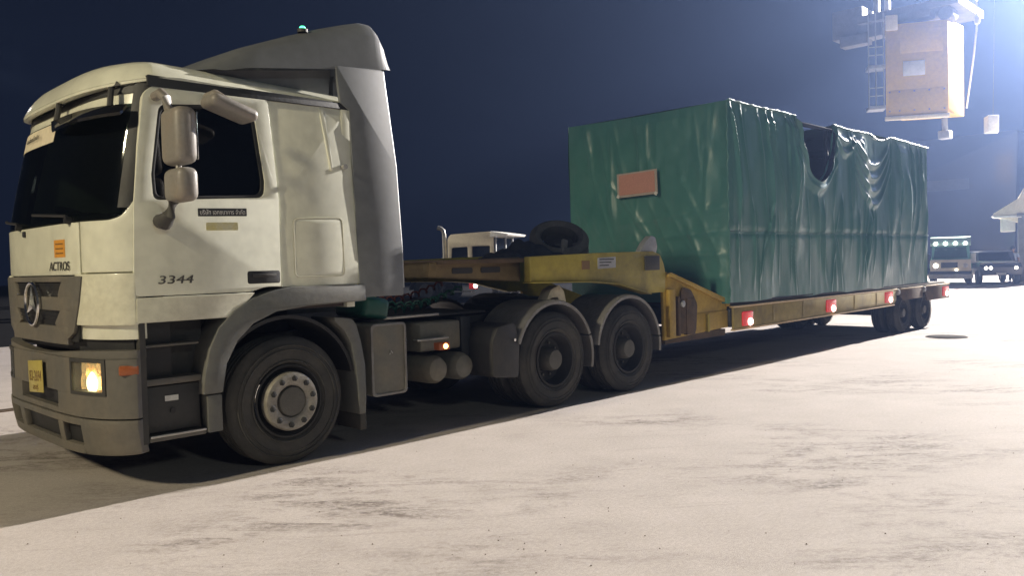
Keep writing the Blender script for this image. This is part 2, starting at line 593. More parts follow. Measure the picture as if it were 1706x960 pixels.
r = MB()
r.grid(lambda u, v: (-58 + 256 * u, 15.0 + 123 * v, 0.004), 20, 10)  # dark sheet added so the far ground does not look lit
apron = r.build('dark_ground_sheet', mat('dark_far_ground', (0.022, 0.022, 0.023), 0.95, dirt=0.5, scale=0.6, bump=0.3, spec=0.0), smooth=False)
tag(apron, 'added dark sheet standing in for unlit ground past the concrete yard', None, None, 'structure')

r = MB()
r.box(-60, 75, 5.0, 5.07, 0.001, 0.012)
r.box(-60, 75, 5.10, 5.16, 0.001, 0.016)
rail = r.build('ground_rail', M['rust'], smooth=False)
tag(rail, 'rusty crane rail sunk in the concrete behind the lorry', None, None, 'structure')

pb = MB()
prnd = random.Random(5)
for i in range(900):
    a = prnd.uniform(-0.35, 1.35)
    d = 1.8 + 11 * prnd.random() ** 1.6
    x, y = -3.47 + d * cos(a) , -6.02 + d * sin(a)
    if y > -0.4:
        continue
    rr = prnd.uniform(.002, .0065)
    c = Vector((x, y, rr * .3))
    vs = [pb.bm.verts.new(c + Vector((rr * prnd.uniform(.6, 1.3) * q[0], rr * prnd.uniform(.6, 1.3) * q[1], rr * .8 * q[2]))) for q in ((1, 0, 0), (0, 1, 0), (-1, 0, 0), (0, -1, 0), (0, 0, 1))]
    for q in range(4):
        pb._face([vs[q], vs[(q + 1) % 4], vs[4]])
gr = pb.build('gravel', M['rust'], smooth=False, weld=False)
tag(gr, 'loose grit scattered over the concrete', None, None, 'stuff')

# ------------------------------------------------------------------ the tractor lorry
W2 = 1.28


def lean(z):
    return max(0.0, z - 2.0)


def ys(z):
    return 0.075 * lean(z) ** 1.6


def plan(s, z, proud=0.0):
    """front outline of the cab at height z; s = 0 near corner .. 1 far corner"""
    c = cos(pi * s)
    e = ys(z)
    y = W2 - (W2 - e + proud * 0.6) * c
    xs = -1.17 + 0.14 * lean(z)
    D = 0.28 - 0.02 * lean(z)
    x = xs + 0.0 - D * (1 - abs(c) ** 4.5) ** 0.75 + 0.05 * lean(z) ** 1.5
    return x - proud, y


def s_of_y(y):
    return math.acos(max(-1, min(1, (W2 - y) / W2))) / pi


def patch(b, s0, s1, zb, zt, proud, thick, nu=24, nv=6):
    """panel that follows the cab's front; zb, zt numbers or functions of s"""
    fb = zb if callable(zb) else (lambda s: zb)
    ft = zt if callable(zt) else (lambda s: zt)

    def fn(u, v, k):
        s = s0 + (s1 - s0) * u
        z = fb(s) + (ft(s) - fb(s)) * v
        x, y = plan(s, z, proud - thick * k)
        return (x, y, z)
    return b.slab(fn, nu, nv)


truck = thing('tractor_lorry', 'cream cab-over tractor lorry with grey roof deflector pulling the low trailer', 'lorry')


def side_f(y_off, thick):
    return lambda u, v, k: (u, ys(v) + y_off + thick * k, v)


# --- rear part of the cab, far side, back wall
b = MB()
SIDE_R = [(-0.035, 1.45), (0.755, 1.45), (0.755, 1.6), (0.69, 2.96), (-0.065, 2.985), (-0.03, 2.15)]
b.prism(rounded(SIDE_R, [0.005, 0.01, 0, 0.03, 0.005, 0]), side_f(0.0, 0.05))
b.box(0.62, 0.70, 0.055, 2.445, 1.25, 2.96)
b.prism([(-1.15, 1.3), (0.75, 1.3), (0.69, 2.96), (-0.95, 2.96), (-1.15, 2.1)], lambda u, v, k: (u, 2 * W2 - ys(v) - 0.05 * k, v))
patch(b, 0.0, 1.0, 1.12, 1.96, -0.02, 0.05, 32, 4)
cab = b.build('cab_body', M['cab_white'], truck, bevel=0.004)

b = MB()
b.box(-1.12, 0.60, 0.08, 2.42, 1.26, 1.34)
b.box(0.02, 0.08, 0.10, 2.40, 1.35, 2.95)
b.build('cab_interior', M['interior'], truck)
b = MB()
patch(b, 0.06, 0.94, 1.70, 2.03, -0.06, 0.35, 16, 2)
b.box(-1.15, -0.85, 1.5, 2.2, 1.9, 2.12)
b.build('dashboard', M['seat_cloth'], truck, bevel=0.03)
b = MB()
b.box(-1.0, -0.05, 0.15, 2.35, 2.90, 2.94)
b.build('headlining', M['beige'], truck)
for yy in (0.35, 1.55):
    b = MB()
    b.box(-0.65, -0.15, yy, yy + 0.5, 1.35, 1.86)
    b.obox((-0.1, yy + .25, 2.2), (0.14, 0.46, 0.75), Matrix.Rotation(0.15, 3, 'Y'))
    b.obox((-0.03, yy + .25, 2.66), (0.1, 0.26, 0.18), Matrix.Rotation(0.15, 3, 'Y'))
    b.build('seat', M['seat_cloth'], truck, bevel=0.05, seg=3)
b = MB()
b.lathe([(0.22 + 0.018 * cos(t), 0.018 * sin(t)) for t in [2 * pi * i / 8 for i in range(9)]], (0, 0, 0), 'z', 28)
b.box(-0.2, 0.2, -0.02, 0.02, -0.015, 0.005)
bmesh.ops.transform(b.bm, matrix=Matrix.Translation((-0.92, 1.85, 2.08)) @ Matrix.Rotation(radians(25), 4, 'Y'), verts=b.bm.verts)
b.build('steering_wheel', M['interior'], truck)

# --- door with window
DOOR = [(-1.06, 2.90), (-1.125, 2.5), (-1.178, 2.08), (-1.195, 1.6), (-1.185, 1.425), (-0.30, 1.425), (-0.18, 1.46), (-0.045, 1.455), (-0.04, 2.15),
        (-0.075, 2.985), (-0.95, 2.975)]
WIN = [(-0.955, 2.82), (-1.045, 2.30), (-1.04, 2.115), (-0.165, 2.165), (-0.155, 2.30), (-0.21, 2.90)]
DOORR = rounded(DOOR, [0.09, 0, 0, 0, 0.02, 0.05, 0.05, 0.01, 0, 0.01, 0.09])
WINR = rounded(WIN, [0.06, 0, 0.05, 0.07, 0, 0.12])
b = MB()
b.prism(DOORR, side_f(-0.012, 0.06), [WINR])
door = b.build('door', M['cab_white'], truck, bevel=0.006)
b = MB()
b.prism(WINR, side_f(-0.004, 0.03), [inset_scale(WINR, 0.028)])
b.build('window_seal', M['seam'], door, bevel=0.003)
b = MB()
b.prism(inset_scale(WINR, 0.02), side_f(0.008, 0.006))
b.build('window_pane', M['glass_side'], door)
b = MB()
b.prism(rounded([(-0.335, 1.485), (-0.055, 1.485), (-0.055, 1.585), (-0.335, 1.585)], 0.02), side_f(-0.016, 0.03))
hd = b.build('door_handle', M['black'], door, bevel=0.004)
b = MB()
b.box(-0.30, -0.09, -0.026, -0.0165, 1.535, 1.562)
b.build('handle_bar', M['plastic_dark'], door, bevel=0.004)
b = MB()
SKIRT = [(-1.19, 1.235), (-0.455, 1.235), (-0.40, 1.30), (-0.28, 1.415), (-1.185, 1.415)]
b.prism(rounded(SKIRT, [0.02, 0.02, 0, 0.01, 0.01]), side_f(-0.018, 0.06))
b.build('door_skirt', M['cab_trim'], truck, bevel=0.008)
b = MB()
b.box(-1.0, -0.30, -0.024, -0.017, 1.405, 1.418)
b.build('skirt_lip', M['cab_white'], truck, bevel=0.003)
text('3344', 'model_number', 0.085, (-0.905, -0.016, 1.535), (1, 0, 0), (0, 0, 1), M['badge'], door, width=0.26, depth=0.005, shear=0.15)
b = MB()
b.prism(rounded([(-0.715, 2.005), (-0.325, 2.015), (-0.325, 2.075), (-0.715, 2.065)], 0.004), side_f(-0.0165, 0.004))
plq = b.build('company_plaque', M['black'], door)
text('บริษัท เอกชนาการ จำกัด', 'plaque_lettering', 0.05, (-0.52, -0.0175, 2.038), (1, 0, .025), (0, 0, 1), M['ink_white'], door, width=0.36, depth=0.0006)
b = MB()
b.prism(rounded([(-0.655, 1.90), (-0.40, 1.905), (-0.40, 1.965), (-0.655, 1.96)], 0.01), side_f(-0.0145, 0.002))
b.build('faded_sticker', M['pale_yellow'], door)

# --- sleeper side details
b = MB()
HATCH = rounded([(0.085, 1.52), (0.575, 1.52), (0.565, 2.03), (0.085, 2.01)], 0.05)
b.prism(HATCH, side_f(-0.006, 0.02), [inset_scale(HATCH, 0.012)])
b.build('locker_seam', M['cab_trim'], truck, bevel=0.003)
b = MB()
b.prism(inset_scale(HATCH, 0.016), side_f(-0.004, 0.02))
b.build('locker_door', M['cab_white'], truck, bevel=0.004)
b = MB()
b.prism([(0.40, 2.97), (0.46, 2.97), (0.50, 2.42), (0.475, 2.42)], side_f(-0.008, 0.03))
b.build('body_rib', M['cab_white'], truck, bevel=0.008)
b = MB()
b.cyl((0.60, -0.02, 2.46), (0.60, 0.02, 2.46), 0.022, seg=12)
b.build('locker_lock', M['alu'], truck)

# --- roof
b = MB()


def roof_edge(p):
    """closed plan of the roof edge: p 0..1 from rear near corner round the front to rear far corner"""
    if p < 0.25:
        x = 0.69 + (-0.98 - 0.69) * p / 0.25
        return (x, ys(3.0) - 0.012)
    if p > 0.75:
        x = 0.69 + (-0.98 - 0.69) * (1 - p) / 0.25
        return (x, 2 * W2 - ys(3.0) + 0.012)
    s = (p - 0.25) / 0.5
    c = cos(pi * s)
    e = ys(3.0) - 0.012
    return (-0.98 - 0.37 * (1 - abs(c) ** 3.6) ** 0.75, W2 - (W2 - e) * c)


def roof_pt(p, rr):
    x, y = roof_edge(p)
    cx, cy = max(-0.55, min(0.4, x * .5)), W2
    k = rr
    px, py = x + (cx - x) * k, y + (cy - y) * k
    fr = max(0.0, (-0.80 - x) / 0.62)
    ze = 3.035 - 0.10 * min(1, fr) ** 1.2 - 0.05 * max(0.0, x + 0.75) / 1.4
    rise = 0.125 + 0.115 * min(1, fr)
    if k <= 0.0:
        return (px, py, ze)
    return (px, py, ze + rise * (1 - (1 - min(1, k * (7.0 - 4.0 * min(1, fr)))) ** 2.2) - 0.02 * k)


RK = [0, 0.02, 0.05, 0.09, 0.14, 0.2, 0.28, 0.4, 0.6, 0.85]
b.grid(lambda u, v: roof_pt(u, RK[int(round(v * (len(RK) - 1)))]), 96, len(RK) - 1)
b.slab(lambda u, v, k: (roof_edge(u)[0] * (1 - .04 * v) , W2 + (roof_edge(u)[1] - W2) * (1 - .04 * v), roof_pt(u, 0)[2] - 0.002 - 0.02 * k), 96, 1)
b.build('roof', M['cab_white'], truck, angle=50)
b = MB()
b.prism(rounded([(-1.02, 2.945), (0.70, 2.965), (0.70, 3.02), (-1.02, 3.03)], 0.01), side_f(-0.014, 0.04))
b.build('gutter_strip', M['black'], truck, bevel=0.004)
b = MB()
b.prism([(-1.02, 2.945), (0.70, 2.965), (0.70, 3.02), (-1.02, 3.03)], lambda u, v, k: (u, 2 * W2 - ys(v) + 0.014 - 0.04 * k, v))
b.build('gutter_strip', M['black'], truck, bevel=0.004)
b = MB()
patch(b, 0.0, 1.0, 2.80, lambda s: 2.995 - 0.075 * sin(pi * s) ** .5, -0.01, 0.03, 32, 3)
b.build('roof_header', M['cab_white'], truck)
b = MB()
patch(b, 0.02, 0.98, lambda s: 2.93 - 0.045 * sin(pi * s) ** .5, lambda s: 2.99 - 0.055 * sin(pi * s) ** .5, 0.0, 0.03, 32, 2)  # black band painted in for the shade under the roof brow
b.build('brow_underside_band', M['black'], truck)

# --- windscreen and front
b = MB()
SB = lambda s: 1.985 + 0.12 * max(0, (abs(s - .5) - .34) / .14) ** 2
patch(b, 0.0, 1.0, SB, 2.82, -0.012, 0.02, 40, 8)
surround = b.build('windscreen_frame', M['black'], truck)
bpy.data.objects.remove(surround)
# black pillars beside the glass
for s0, s1 in ((0.0, 0.11), (0.89, 1.0)):
    b = MB()
    patch(b, s0, s1, 2.06, 2.97, 0.004, 0.05, 6, 8)
    b.build('screen_pillar', M['black'], truck)
b = MB()
patch(b, 0.09, 0.91, SB, 2.82, 0.0, 0.008, 48, 12)
screen = b.build('windscreen', M['glass'], truck)
b = MB()
patch(b, 0.48, 0.93, 2.655, 2.81, 0.003, 0.002, 18, 3)
b.build('sun_strip', M['beige'], screen)
for k, s in enumerate((0.71, 0.735, 0.76, 0.785, 0.81, 0.835, 0.86)):
    pass
_x, _y = plan(0.62, 2.735, 0.012)
text('ขนส่งเครื่องจักร', 'strip_lettering', 0.06, (_x - .006, _y, 2.735), (-0.06, -1, 0), (0.25, 0, 1), M['ink'], screen, width=0.42, depth=0.0006)
b = MB()


def visor_f(u, v, k):
    s = 0.10 + 0.36 * u
    x, y = plan(s, 2.72, 0.05 + 0.10 * v * sin(pi * min(1, .2 + .8 * u)) - 0.006 * k)
    return (x, y, 2.80 - 0.065 * v - 0.03 * (1 - 4 * (u - .5) ** 2) * v - 0.02 * k)


b.slab(visor_f, 28, 4)
b.build('sun_visor', M['smoke'], truck)
for s in (0.17, 0.43):
    b = MB()
    p0, p1 = plan(s, 2.95, 0.02), plan(s, 2.78, 0.06)
    b.tube([(p0[0], p0[1], 2.97), (p0[0] - .05, p0[1], 2.93), (p1[0], p1[1], 2.79)], 0.022, 8)
    b.build('visor_bracket', M['plastic_dark'], truck)
for s0, s1 in ((0.30, 0.50), (0.60, 0.78)):
    b = MB()
    pts = []
    for i in range(8):
        t = i / 7
        s = s0 + (s1 - s0) * t
        z = 2.02 + 0.05 * t
        x, y = plan(s, z, 0.03)
        pts.append((x, y, z))
    b.tube(pts, 0.012, 6)
    x, y = plan(s0, 1.99, 0.01)
    b.cyl((x + .02, y, 1.985), (x - .03, y, 1.995), 0.028, seg=12)
    b.build('wiper', M['black'], truck)
b = MB()
FL0 = s_of_y(0.40)
patch(b, FL0, 1 - FL0, 1.59, 1.972, 0.006, 0.04, 30, 6)
flap = b.build('bonnet_flap', M['cab_white'], truck, bevel=0.006)
b = MB()
patch(b, 0.0, FL0 - 0.006, 1.605, lambda s: SB(s) - 0.012 + 0.06 * max(0, .09 - s) / .09, 0.006, 0.04, 14, 6)
b.build('corner_panel', M['cab_white'], truck, bevel=0.006)
b = MB()
patch(b, 1 - FL0 + 0.006, 1.0, 1.605, 1.972, 0.006, 0.04, 14, 6)
b.build('corner_panel', M['cab_white'], truck, bevel=0.006)
for s0, s1 in ((0.0, FL0 + 0.02), (1 - FL0 - 0.02, 1.0)):
    b = MB()
    lo = s_of_y(0.5)

    def zb(s, s0=s0):
        d = min(s, 1 - s)
        return 1.225 if d < 0.17 else 1.225 + 0.0 * d
    patch(b, s0, s1, zb, 1.595, 0.02, 0.06, 14, 6)
    b.build('wind_deflector', M['cab_trim'], truck, bevel=0.012)
_p0, _p1 = plan(s_of_y(0.56), 1.66, 0.010), plan(s_of_y(0.92), 1.66, 0.010)
_pm = plan(s_of_y(0.74), 1.66, 0.0095)
text('ACTROS', 'name_badge', 0.095, (_pm[0], _pm[1], 1.655), (_p0[0] - _p1[0], _p0[1] - _p1[1], 0), (0, 0, 1), M['badge'], truck, width=0.40, depth=0.0015, shear=0.12)
b = MB()
patch(b, s_of_y(0.62), s_of_y(0.83), 1.725, 1.855, 0.009, 0.003, 6, 2)
stk = b.build('orange_sticker', M['orange'], truck)
for k in range(3):
    b = MB()
    patch(b, s_of_y(0.65), s_of_y(0.80), 1.82 - k * .035, 1.829 - k * .035, 0.0105, 0.001, 6, 1)
    b.build('sticker_print', M['ink_brown'], stk)
b = MB()
x, y = plan(s_of_y(1.55), 1.93, 0.01)
b.obox((x - .004, y, 1.93), (0.02, 0.05, 0.05), Matrix.Identity(3))
b.build('flap_latch', M['black'], truck, bevel=0.012)

# grille: dark frame with two recessed openings
GS0, GS1 = s_of_y(0.36), 1 - s_of_y(0.36)


def grille_side(z):
    return 0.36 + 0.24 * max(0, (1.30 - z) / 0.22) + 0.06 * max(0, 1.58 - z)


def gp(y, z, proud):
    x, yy = plan(s_of_y(y), z, proud)
    return (x, yy, z)


def front_poly(b, poly, proud, thick, holes=()):
    """flat polygon in (y, z) wrapped on to the cab's front"""
    def dens(lp):
        out = []
        for i in range(len(lp)):
            a, c = Vector(lp[i]), Vector(lp[(i + 1) % len(lp)])
            n = max(1, int(abs(a.x - c.x) / 0.08))
            for k in range(n):
                out.append(tuple(a.lerp(c, k / n)))
        return out
    return b.prism(dens(poly), lambda u, v, k: gp(u, v, proud - thick * k), [dens(h) for h in holes])


b = MB()
patch(b, s_of_y(0.46), 1 - s_of_y(0.46), 1.10, 1.575, 0.006, 0.02, 30, 4)
b.build('grille_mesh', M['black'], truck)
GR = rounded([(0.36, 1.582), (2.14, 1.582), (2.06, 1.16), (1.90, 1.075), (0.60, 1.075), (0.44, 1.16)], [0.01, 0.01, 0.03, 0.05, 0.05, 0.03])
UP = rounded([(0.62, 1.54), (1.88, 1.54), (1.80, 1.445), (1.58, 1.425), (0.92, 1.425), (0.70, 1.445)], 0.03)
LO = rounded([(0.74, 1.325), (1.76, 1.325), (1.66, 1.225), (1.46, 1.205), (1.04, 1.205), (0.84, 1.225)], 0.03)
# strips keep the wrapped frame clean: built as four bars
b = MB()


def bar(b, y0, y1, z0, z1, proud=0.03, thick=0.05):
    s0, s1 = s_of_y(y0), s_of_y(y1)
    return patch(b, s0, s1, z0, z1, proud, thick, 24, 3)


bar(b, 0.38, 2.12, 1.54, 1.582)
bar(b, 0.46, 2.04, 1.325, 1.43)
bar(b, 0.58, 1.92, 1.075, 1.21)
grf = b.build('grille_frame', M['plastic'], truck, bevel=0.008)
for sgn in (0, 1):
    b = MB()
    pl = [(0.36, 1.58), (0.66, 1.545), (0.74, 1.45), (0.70, 1.33), (0.82, 1.23), (0.62, 1.10), (0.48, 1.17), (0.40, 1.40)]
    if sgn:
        pl = [(2.5 - a, c) for a, c in pl][::-1]
    front_poly(b, pl, 0.032, 0.05)
    b.build('grille_cheek', M['plastic'], truck, bevel=0.006)
for z in (1.465, 1.495, 1.525, 1.24, 1.27, 1.30):
    b = MB()
    bar(b, 0.72, 1.78, z - .006, z + .006, 0.014, 0.012)
    b.build('grille_slat', M['black'], truck)
# three-pointed star in a ring
ex, ey = plan(0.5, 1.36, 0.05)
b = MB()
b.lathe([(0.165 + 0.014 * cos(t), 0.014 * sin(t)) for t in [2 * pi * i / 8 for i in range(9)]], (ex, W2, 1.37), 'x', 40)
for k in range(3):
    a = pi / 2 + k * 2 * pi / 3
    tip = Vector((ex - 0.004, W2 + 0.16 * cos(a), 1.37 + 0.16 * sin(a)))
    for sd in (-1, 1):
        bb = a + sd * pi / 3
        base = Vector((ex + 0.004, W2 + 0.035 * cos(bb), 1.37 + 0.035 * sin(bb)))
        top = Vector((ex - 0.02, W2, 1.37))
        vs = [b.bm.verts.new(p) for p in (tip, base, top)]
        b._face(vs)
b.build('star_emblem', M['chrome'], truck)

# bumper, built in wrapped bands
b = MB()
patch(b, 0.0, 1.0, 0.93, 1.03, lambda s=0: 0, 0) if False else None


def bump_in(z):
    return 0.035 - 0.10 * max(0, (0.5 - z)) ** 1.2 * 2.2


def bpatch(b, y0, y1, z0, z1, extra=0.0, thick=0.06, nu=30, nv=8):
    s0, s1 = s_of_y(y0), s_of_y(y1)

    def fn(u, v, k):
        s = s0 + (s1 - s0) * u
        zz0 = z0(s) if callable(z0) else z0
        zz1 = z1(s) if callable(z1) else z1
        z = zz0 + (zz1 - zz0) * v
        x, y = plan(s, 1.5, bump_in(z) + extra - thick * k)
        return (x, y, z)
    return b.slab(fn, nu, nv)


TOPB = lambda s: 1.045 - 0.05 * sin(pi * s) ** 6
b = MB()
bpatch(b, 0.0, 2.5, 0.985, TOPB, -0.01, 0.08, 40, 3)
bpatch(b, 0.56, 1.94, 0.725, 0.984)
bpatch(b, 0.0, 0.16, 0.56, 0.984)
bpatch(b, 2.34, 2.5, 0.56, 0.984)
bpatch(b, 0.16, 0.56, 0.56, 0.72)
bpatch(b, 1.94, 2.34, 0.56, 0.72)
bpatch(b, 0.56, 0.80, 0.56, 0.724)
bpatch(b, 1.70, 1.94, 0.56, 0.724)
bpatch(b, 0.80, 1.70, 0.56, 0.60)
b.build('bumper', M['plastic'], truck)
b = MB()
bpatch(b, 0.80, 1.70, 0.60, 0.724, -0.05, 0.02)
bpatch(b, 0.04, 2.46, 1.03, 1.14, -0.085, 0.03)
b.build('bumper_recess', M['black'], truck)
b = MB()
b.box(-1.18, -0.9, 0.12, 2.38, 0.35, 1.4)
b.build('radiator', M['black'], truck)
BOT = lambda s: 0.305 - 0.03 * sin(pi * s)
b = MB()
bpatch(b, 0.0, 0.42, BOT, 0.548, 0.006)
bpatch(b, 2.08, 2.5, BOT, 0.548, 0.006)
bpatch(b, 0.42, 2.08, 0.50, 0.548, 0.006)
bpatch(b, 0.42, 2.08, BOT, 0.35, 0.006, 0.06)
b.build('bumper_valance', M['plastic'], truck, bevel=0.006)
for y0, y1 in ((0.42, 0.72), (0.82, 1.68), (1.78, 2.08)):
    b = MB()
    bpatch(b, y0, y1, 0.345, 0.505, -0.04, 0.02, 12, 2)
    b.build('air_intake', M['black'], truck)
for y in (0.77, 1.73):
    b = MB()
    bpatch(b, y - .05, y + .05, 0.345, 0.505, 0.004, 0.05, 4, 2)
    b.build('intake_strut', M['plastic'], truck, bevel=0.006)
# number plate
px_, py_ = plan(0.5, 1.5, 0.05)
b = MB()
b.obox((px_ - 0.012, 1.22, 0.80), (0.006, 0.36, 0.25), Matrix.Rotation(radians(-4), 3, 'X'))
npl = b.build('number_plate', M['plate_yellow'], truck, bevel=0.002)
text('83-2694', 'plate_number', 0.12, (px_ - 0.016, 1.22, 0.80), (0, -1, 0.05), (0, 0, 1), M['ink_brown'], npl, width=0.30, depth=0.001)
text('สระบุรี', 'plate_province', 0.055, (px_ - 0.016, 1.22, 0.715), (0, -1, 0.05), (0, 0, 1), M['ink_brown'], npl, depth=0.001)

# headlamps: near one lit
HS = [(0.165, 0.725), (0.675, 0.725), (0.675, 0.982), (0.165, 0.982)]


def bp_pt(y, z, extra):
    x, yy = plan(s_of_y(y), 1.5, bump_in(z) + extra)
    return Vector((x, yy, z))


for sgn in (0, 1):
    ya, yb = (0.165, 0.555) if not sgn else (1.945, 2.335)
    b = MB()
    bpatch(b, ya, ya + 0.028, 0.722, 0.984, 0.004, 0.10, 2, 4)
    bpatch(b, yb - 0.028, yb, 0.722, 0.984, 0.004, 0.10, 2, 4)
    bpatch(b, ya + .028, yb - .028, 0.722, 0.748, 0.004, 0.10, 6, 2)
    bpatch(b, ya + .028, yb - .028, 0.958, 0.984, 0.004, 0.10, 6, 2)
    hl = b.build('headlamp', M['plastic_dark'], truck)
    b = MB()
    bpatch(b, ya + .02, yb - .02, 0.742, 0.964, -0.075, 0.02, 10, 4)
    b.build('reflector_bowl', M['headlamp_glass'] if not sgn else M['alu'], hl)
    for zz, rr, lit in ((0.80, 0.075, True), (0.90, 0.05, False)):
        for yy in ((0.27, 0.44) if not sgn else (2.06, 2.23)):
            c = bp_pt(yy, zz, -0.07)
            b = MB()
            b.lathe([(0.0, 0.03), (rr * .5, 0.022), (rr * .9, 0.0), (rr, -0.02)], c, 'x', 20)
            b.build('reflector', M['headlamp_glass'] if not sgn else M['alu'], hl)
    if not sgn:
        for yy in (0.35,):
            c = bp_pt(yy, 0.80, -0.055)
            b = MB()
            b.lathe([(0.0, -0.03), (0.05, -0.024), (0.085, 0), (0.05, 0.02), (0.0, 0.025)], c, 'x', 16)
            b.build('bulb', M['headlamp_bulb'], hl)
    b = MB()
    bpatch(b, ya + .02, yb - .02, 0.742, 0.964, -0.006, 0.006, 12, 4)
    b.build('lens', M['headlamp_lens'] if 'headlamp_lens' in M else M.setdefault('headlamp_lens', glass('clear_lens', (0.5, 0.45, 0.38), 0.85)), hl)
b = MB()
c = bp_pt(0.0, 0.9, 0)
b.obox((-1.245, 0.02, 0.905), (0.13, 0.05, 0.07), Matrix.Rotation(radians(-22), 3, 'Z'))
b.build('indicator', M['amber'], truck, bevel=0.012)

# step well behind the bumper corner
b = MB()
b.box(-1.15, -0.62, 0.22, 0.26, 0.36, 1.24)
b.box(-1.17, -1.13, 0.0, 0.26, 0.36, 1.24)
b.build('step_well', M['plastic_dark'], truck)
for bx in ((-1.125, -0.71, 0.03, 0.22, 0.77, 0.82), (-1.125, -0.70, 0.005, 0.22, 0.365, 0.41), (-1.125, -0.72, 0.03, 0.22, 1.05, 1.07)):
    b = MB()
    b.box(*bx)
    b.build('step_tread', M['plastic'], truck, bevel=0.01)
b = MB()
b.box(-1.12, -0.72, 0.06, 0.10, 0.42, 0.76)
b.build('step_panel', M['plastic_dark'], truck, bevel=0.01)
b = MB()
b.box(-1.12, -0.705, -0.004, 0.004, 0.395, 0.412)
b.build('step_edge', M['alu'], truck, bevel=0.003)
b = MB()
b.box(-0.985, -0.885, 0.054, 0.058, 0.645, 0.685)
b.build('white_label', M['ink_white'], truck)
b = MB()
b.cyl((-0.93, 0.05, 0.57), (-0.93, 0.058, 0.57), 0.02, seg=12)
b.build('drain_plug', M['black'], truck)
b = MB()
b.box(-0.695, -0.575, -0.012, 0.12, 0.37, 0.655)
b.build('step_end_panel', M['arch'], truck, bevel=0.012)

# front wheel arch and mudguard
b = MB()
ARCH_O = [(-0.73, 0.665), (-0.715, 0.80), (-0.67, 1.0), (-0.59, 1.16), (-0.46, 1.285), (-0.3, 1.375), (-0.1, 1.43), (0.05, 1.45), (0.765, 1.445)]
ARCH_I = [(0.77, 1.30), (0.2, 1.285), (-0.1, 1.255), (-0.3, 1.175), (-0.44, 1.05), (-0.535, 0.88), (-0.575, 0.665)]
b.prism_xz(ARCH_O + ARCH_I, -0.03, 0.30)
b.build('wheel_arch', M['arch'], truck, bevel=0.012)
b = MB()
b.lathe([(0.63, 0.0), (0.66, 0.0), (0.66, 0.5), (0.63, 0.5), (0.63, 0.0)], (0.0, 0.02, 0.56), 'y', 20, radians(12), radians(168))
b.build('arch_liner', M['black'], truck)
b = MB()
MG_O = [(0.44, 1.175), (0.50, 1.17), (0.62, 1.15), (0.66, 1.10), (0.705, 0.95), (0.74, 0.75), (0.745, 0.50), (0.735, 0.31)]
MG_I = [(0.665, 0.31), (0.66, 0.50), (0.645, 0.72), (0.605, 0.93), (0.53, 1.06), (0.44, 1.14)]
b.prism_xz(MG_O + MG_I, -0.02, 0.36)
b.build('mudguard', M['arch'], truck, bevel=0.01)
b = MB()
b.box(0.675, 0.74, -0.015, 0.36, 0.17, 0.315)
b.build('mudflap', M['rubber'], truck, bevel=0.01)

# --- wheels


def tyre_profile(R, ri, w):
    pr = [(ri, 0.03), (ri + 0.03, 0.0), (ri + (R - ri) * .45, -0.012), (R - 0.07, 0.0), (R - 0.025, 0.018), (R, 0.05)]
    for i in range(1, 4):
        yy = 0.05 + (w - 0.10) * i / 4
        pr += [(R, yy - 0.012), (R - 0.016, yy - 0.008), (R - 0.016, yy + 0.008), (R, yy + 0.012)]
    pr += [(R, w - 0.05), (R - 0.025, w - 0.018), (R - 0.07, w), (ri + 0.03, w), (ri, w - 0.03), (ri, 0.03)]
    return pr


def wheel_front(x, y, z, far=False):
    b = MB()
    b.lathe(tyre_profile(0.525, 0.292, 0.32), (x, y, z), 'y', 56)
    if True:
        for rr in (0.42, 0.455, 0.33):
            b.lathe([(rr - .006, -0.011), (rr, -0.017), (rr + .006, -0.011)], (x, y, z), 'y', 48)
    w = b.build('wheel', M['rubber'], truck)
    b = MB()
    b.lathe([(0.30, 0.0), (0.285, -0.005), (0.27, 0.03), (0.255, 0.09), (0.235, 0.10), (0.232, 0.02), (0.225, -0.045)], (x, y, z), 'y', 48)
    b.build('rim', M['rim_dark'], w)
    b = MB()
    b.lathe([(0.236, 0.03), (0.240, -0.03), (0.228, -0.052), (0.205, -0.058), (0.150, -0.050), (0.130, -0.035), (0.122, 0.0)], (x, y, z), 'y', 48)
    b.build('hub_flange', M['hub'], w)
    b = MB()
    b.lathe([(0.125, 0.02), (0.122, -0.03), (0.115, -0.05), (0.0, -0.055)], (x, y, z), 'y', 32)
    b.build('hub_centre', M['hub_mid'], w)
    proto = None
    for k in range(10):
        a = 2 * pi * k / 10 + 0.2
        loc = Vector((x + 0.188 * cos(a), y - 0.056, z + 0.188 * sin(a)))
        if proto is None:
            bb = MB()
            bb.cyl((0, 0.01, 0), (0, -0.014, 0), 0.027, 0.024, seg=6)
            proto = bb.build('wheel_nut', M['rim_dark'], w, bevel=0.003)
            o = proto
        else:
            o = proto.copy()
            COL.objects.link(o)
        o.location = loc
    for k in range(10):
        a = 2 * pi * (k + .5) / 10 + 0.2
    return w


wheel_front(0.0, 0.0, 0.52)
b = MB()
b.lathe(tyre_profile(0.525, 0.292, 0.32), (0.0, 2.18, 0.52), 'y', 40)
w = b.build('wheel', M['rubber'], truck)
b = MB()
b.cyl((0, 2.2, 0.52), (0, 2.48, 0.52), 0.29, seg=24)
b.build('rim', M['rim_dark'], w)


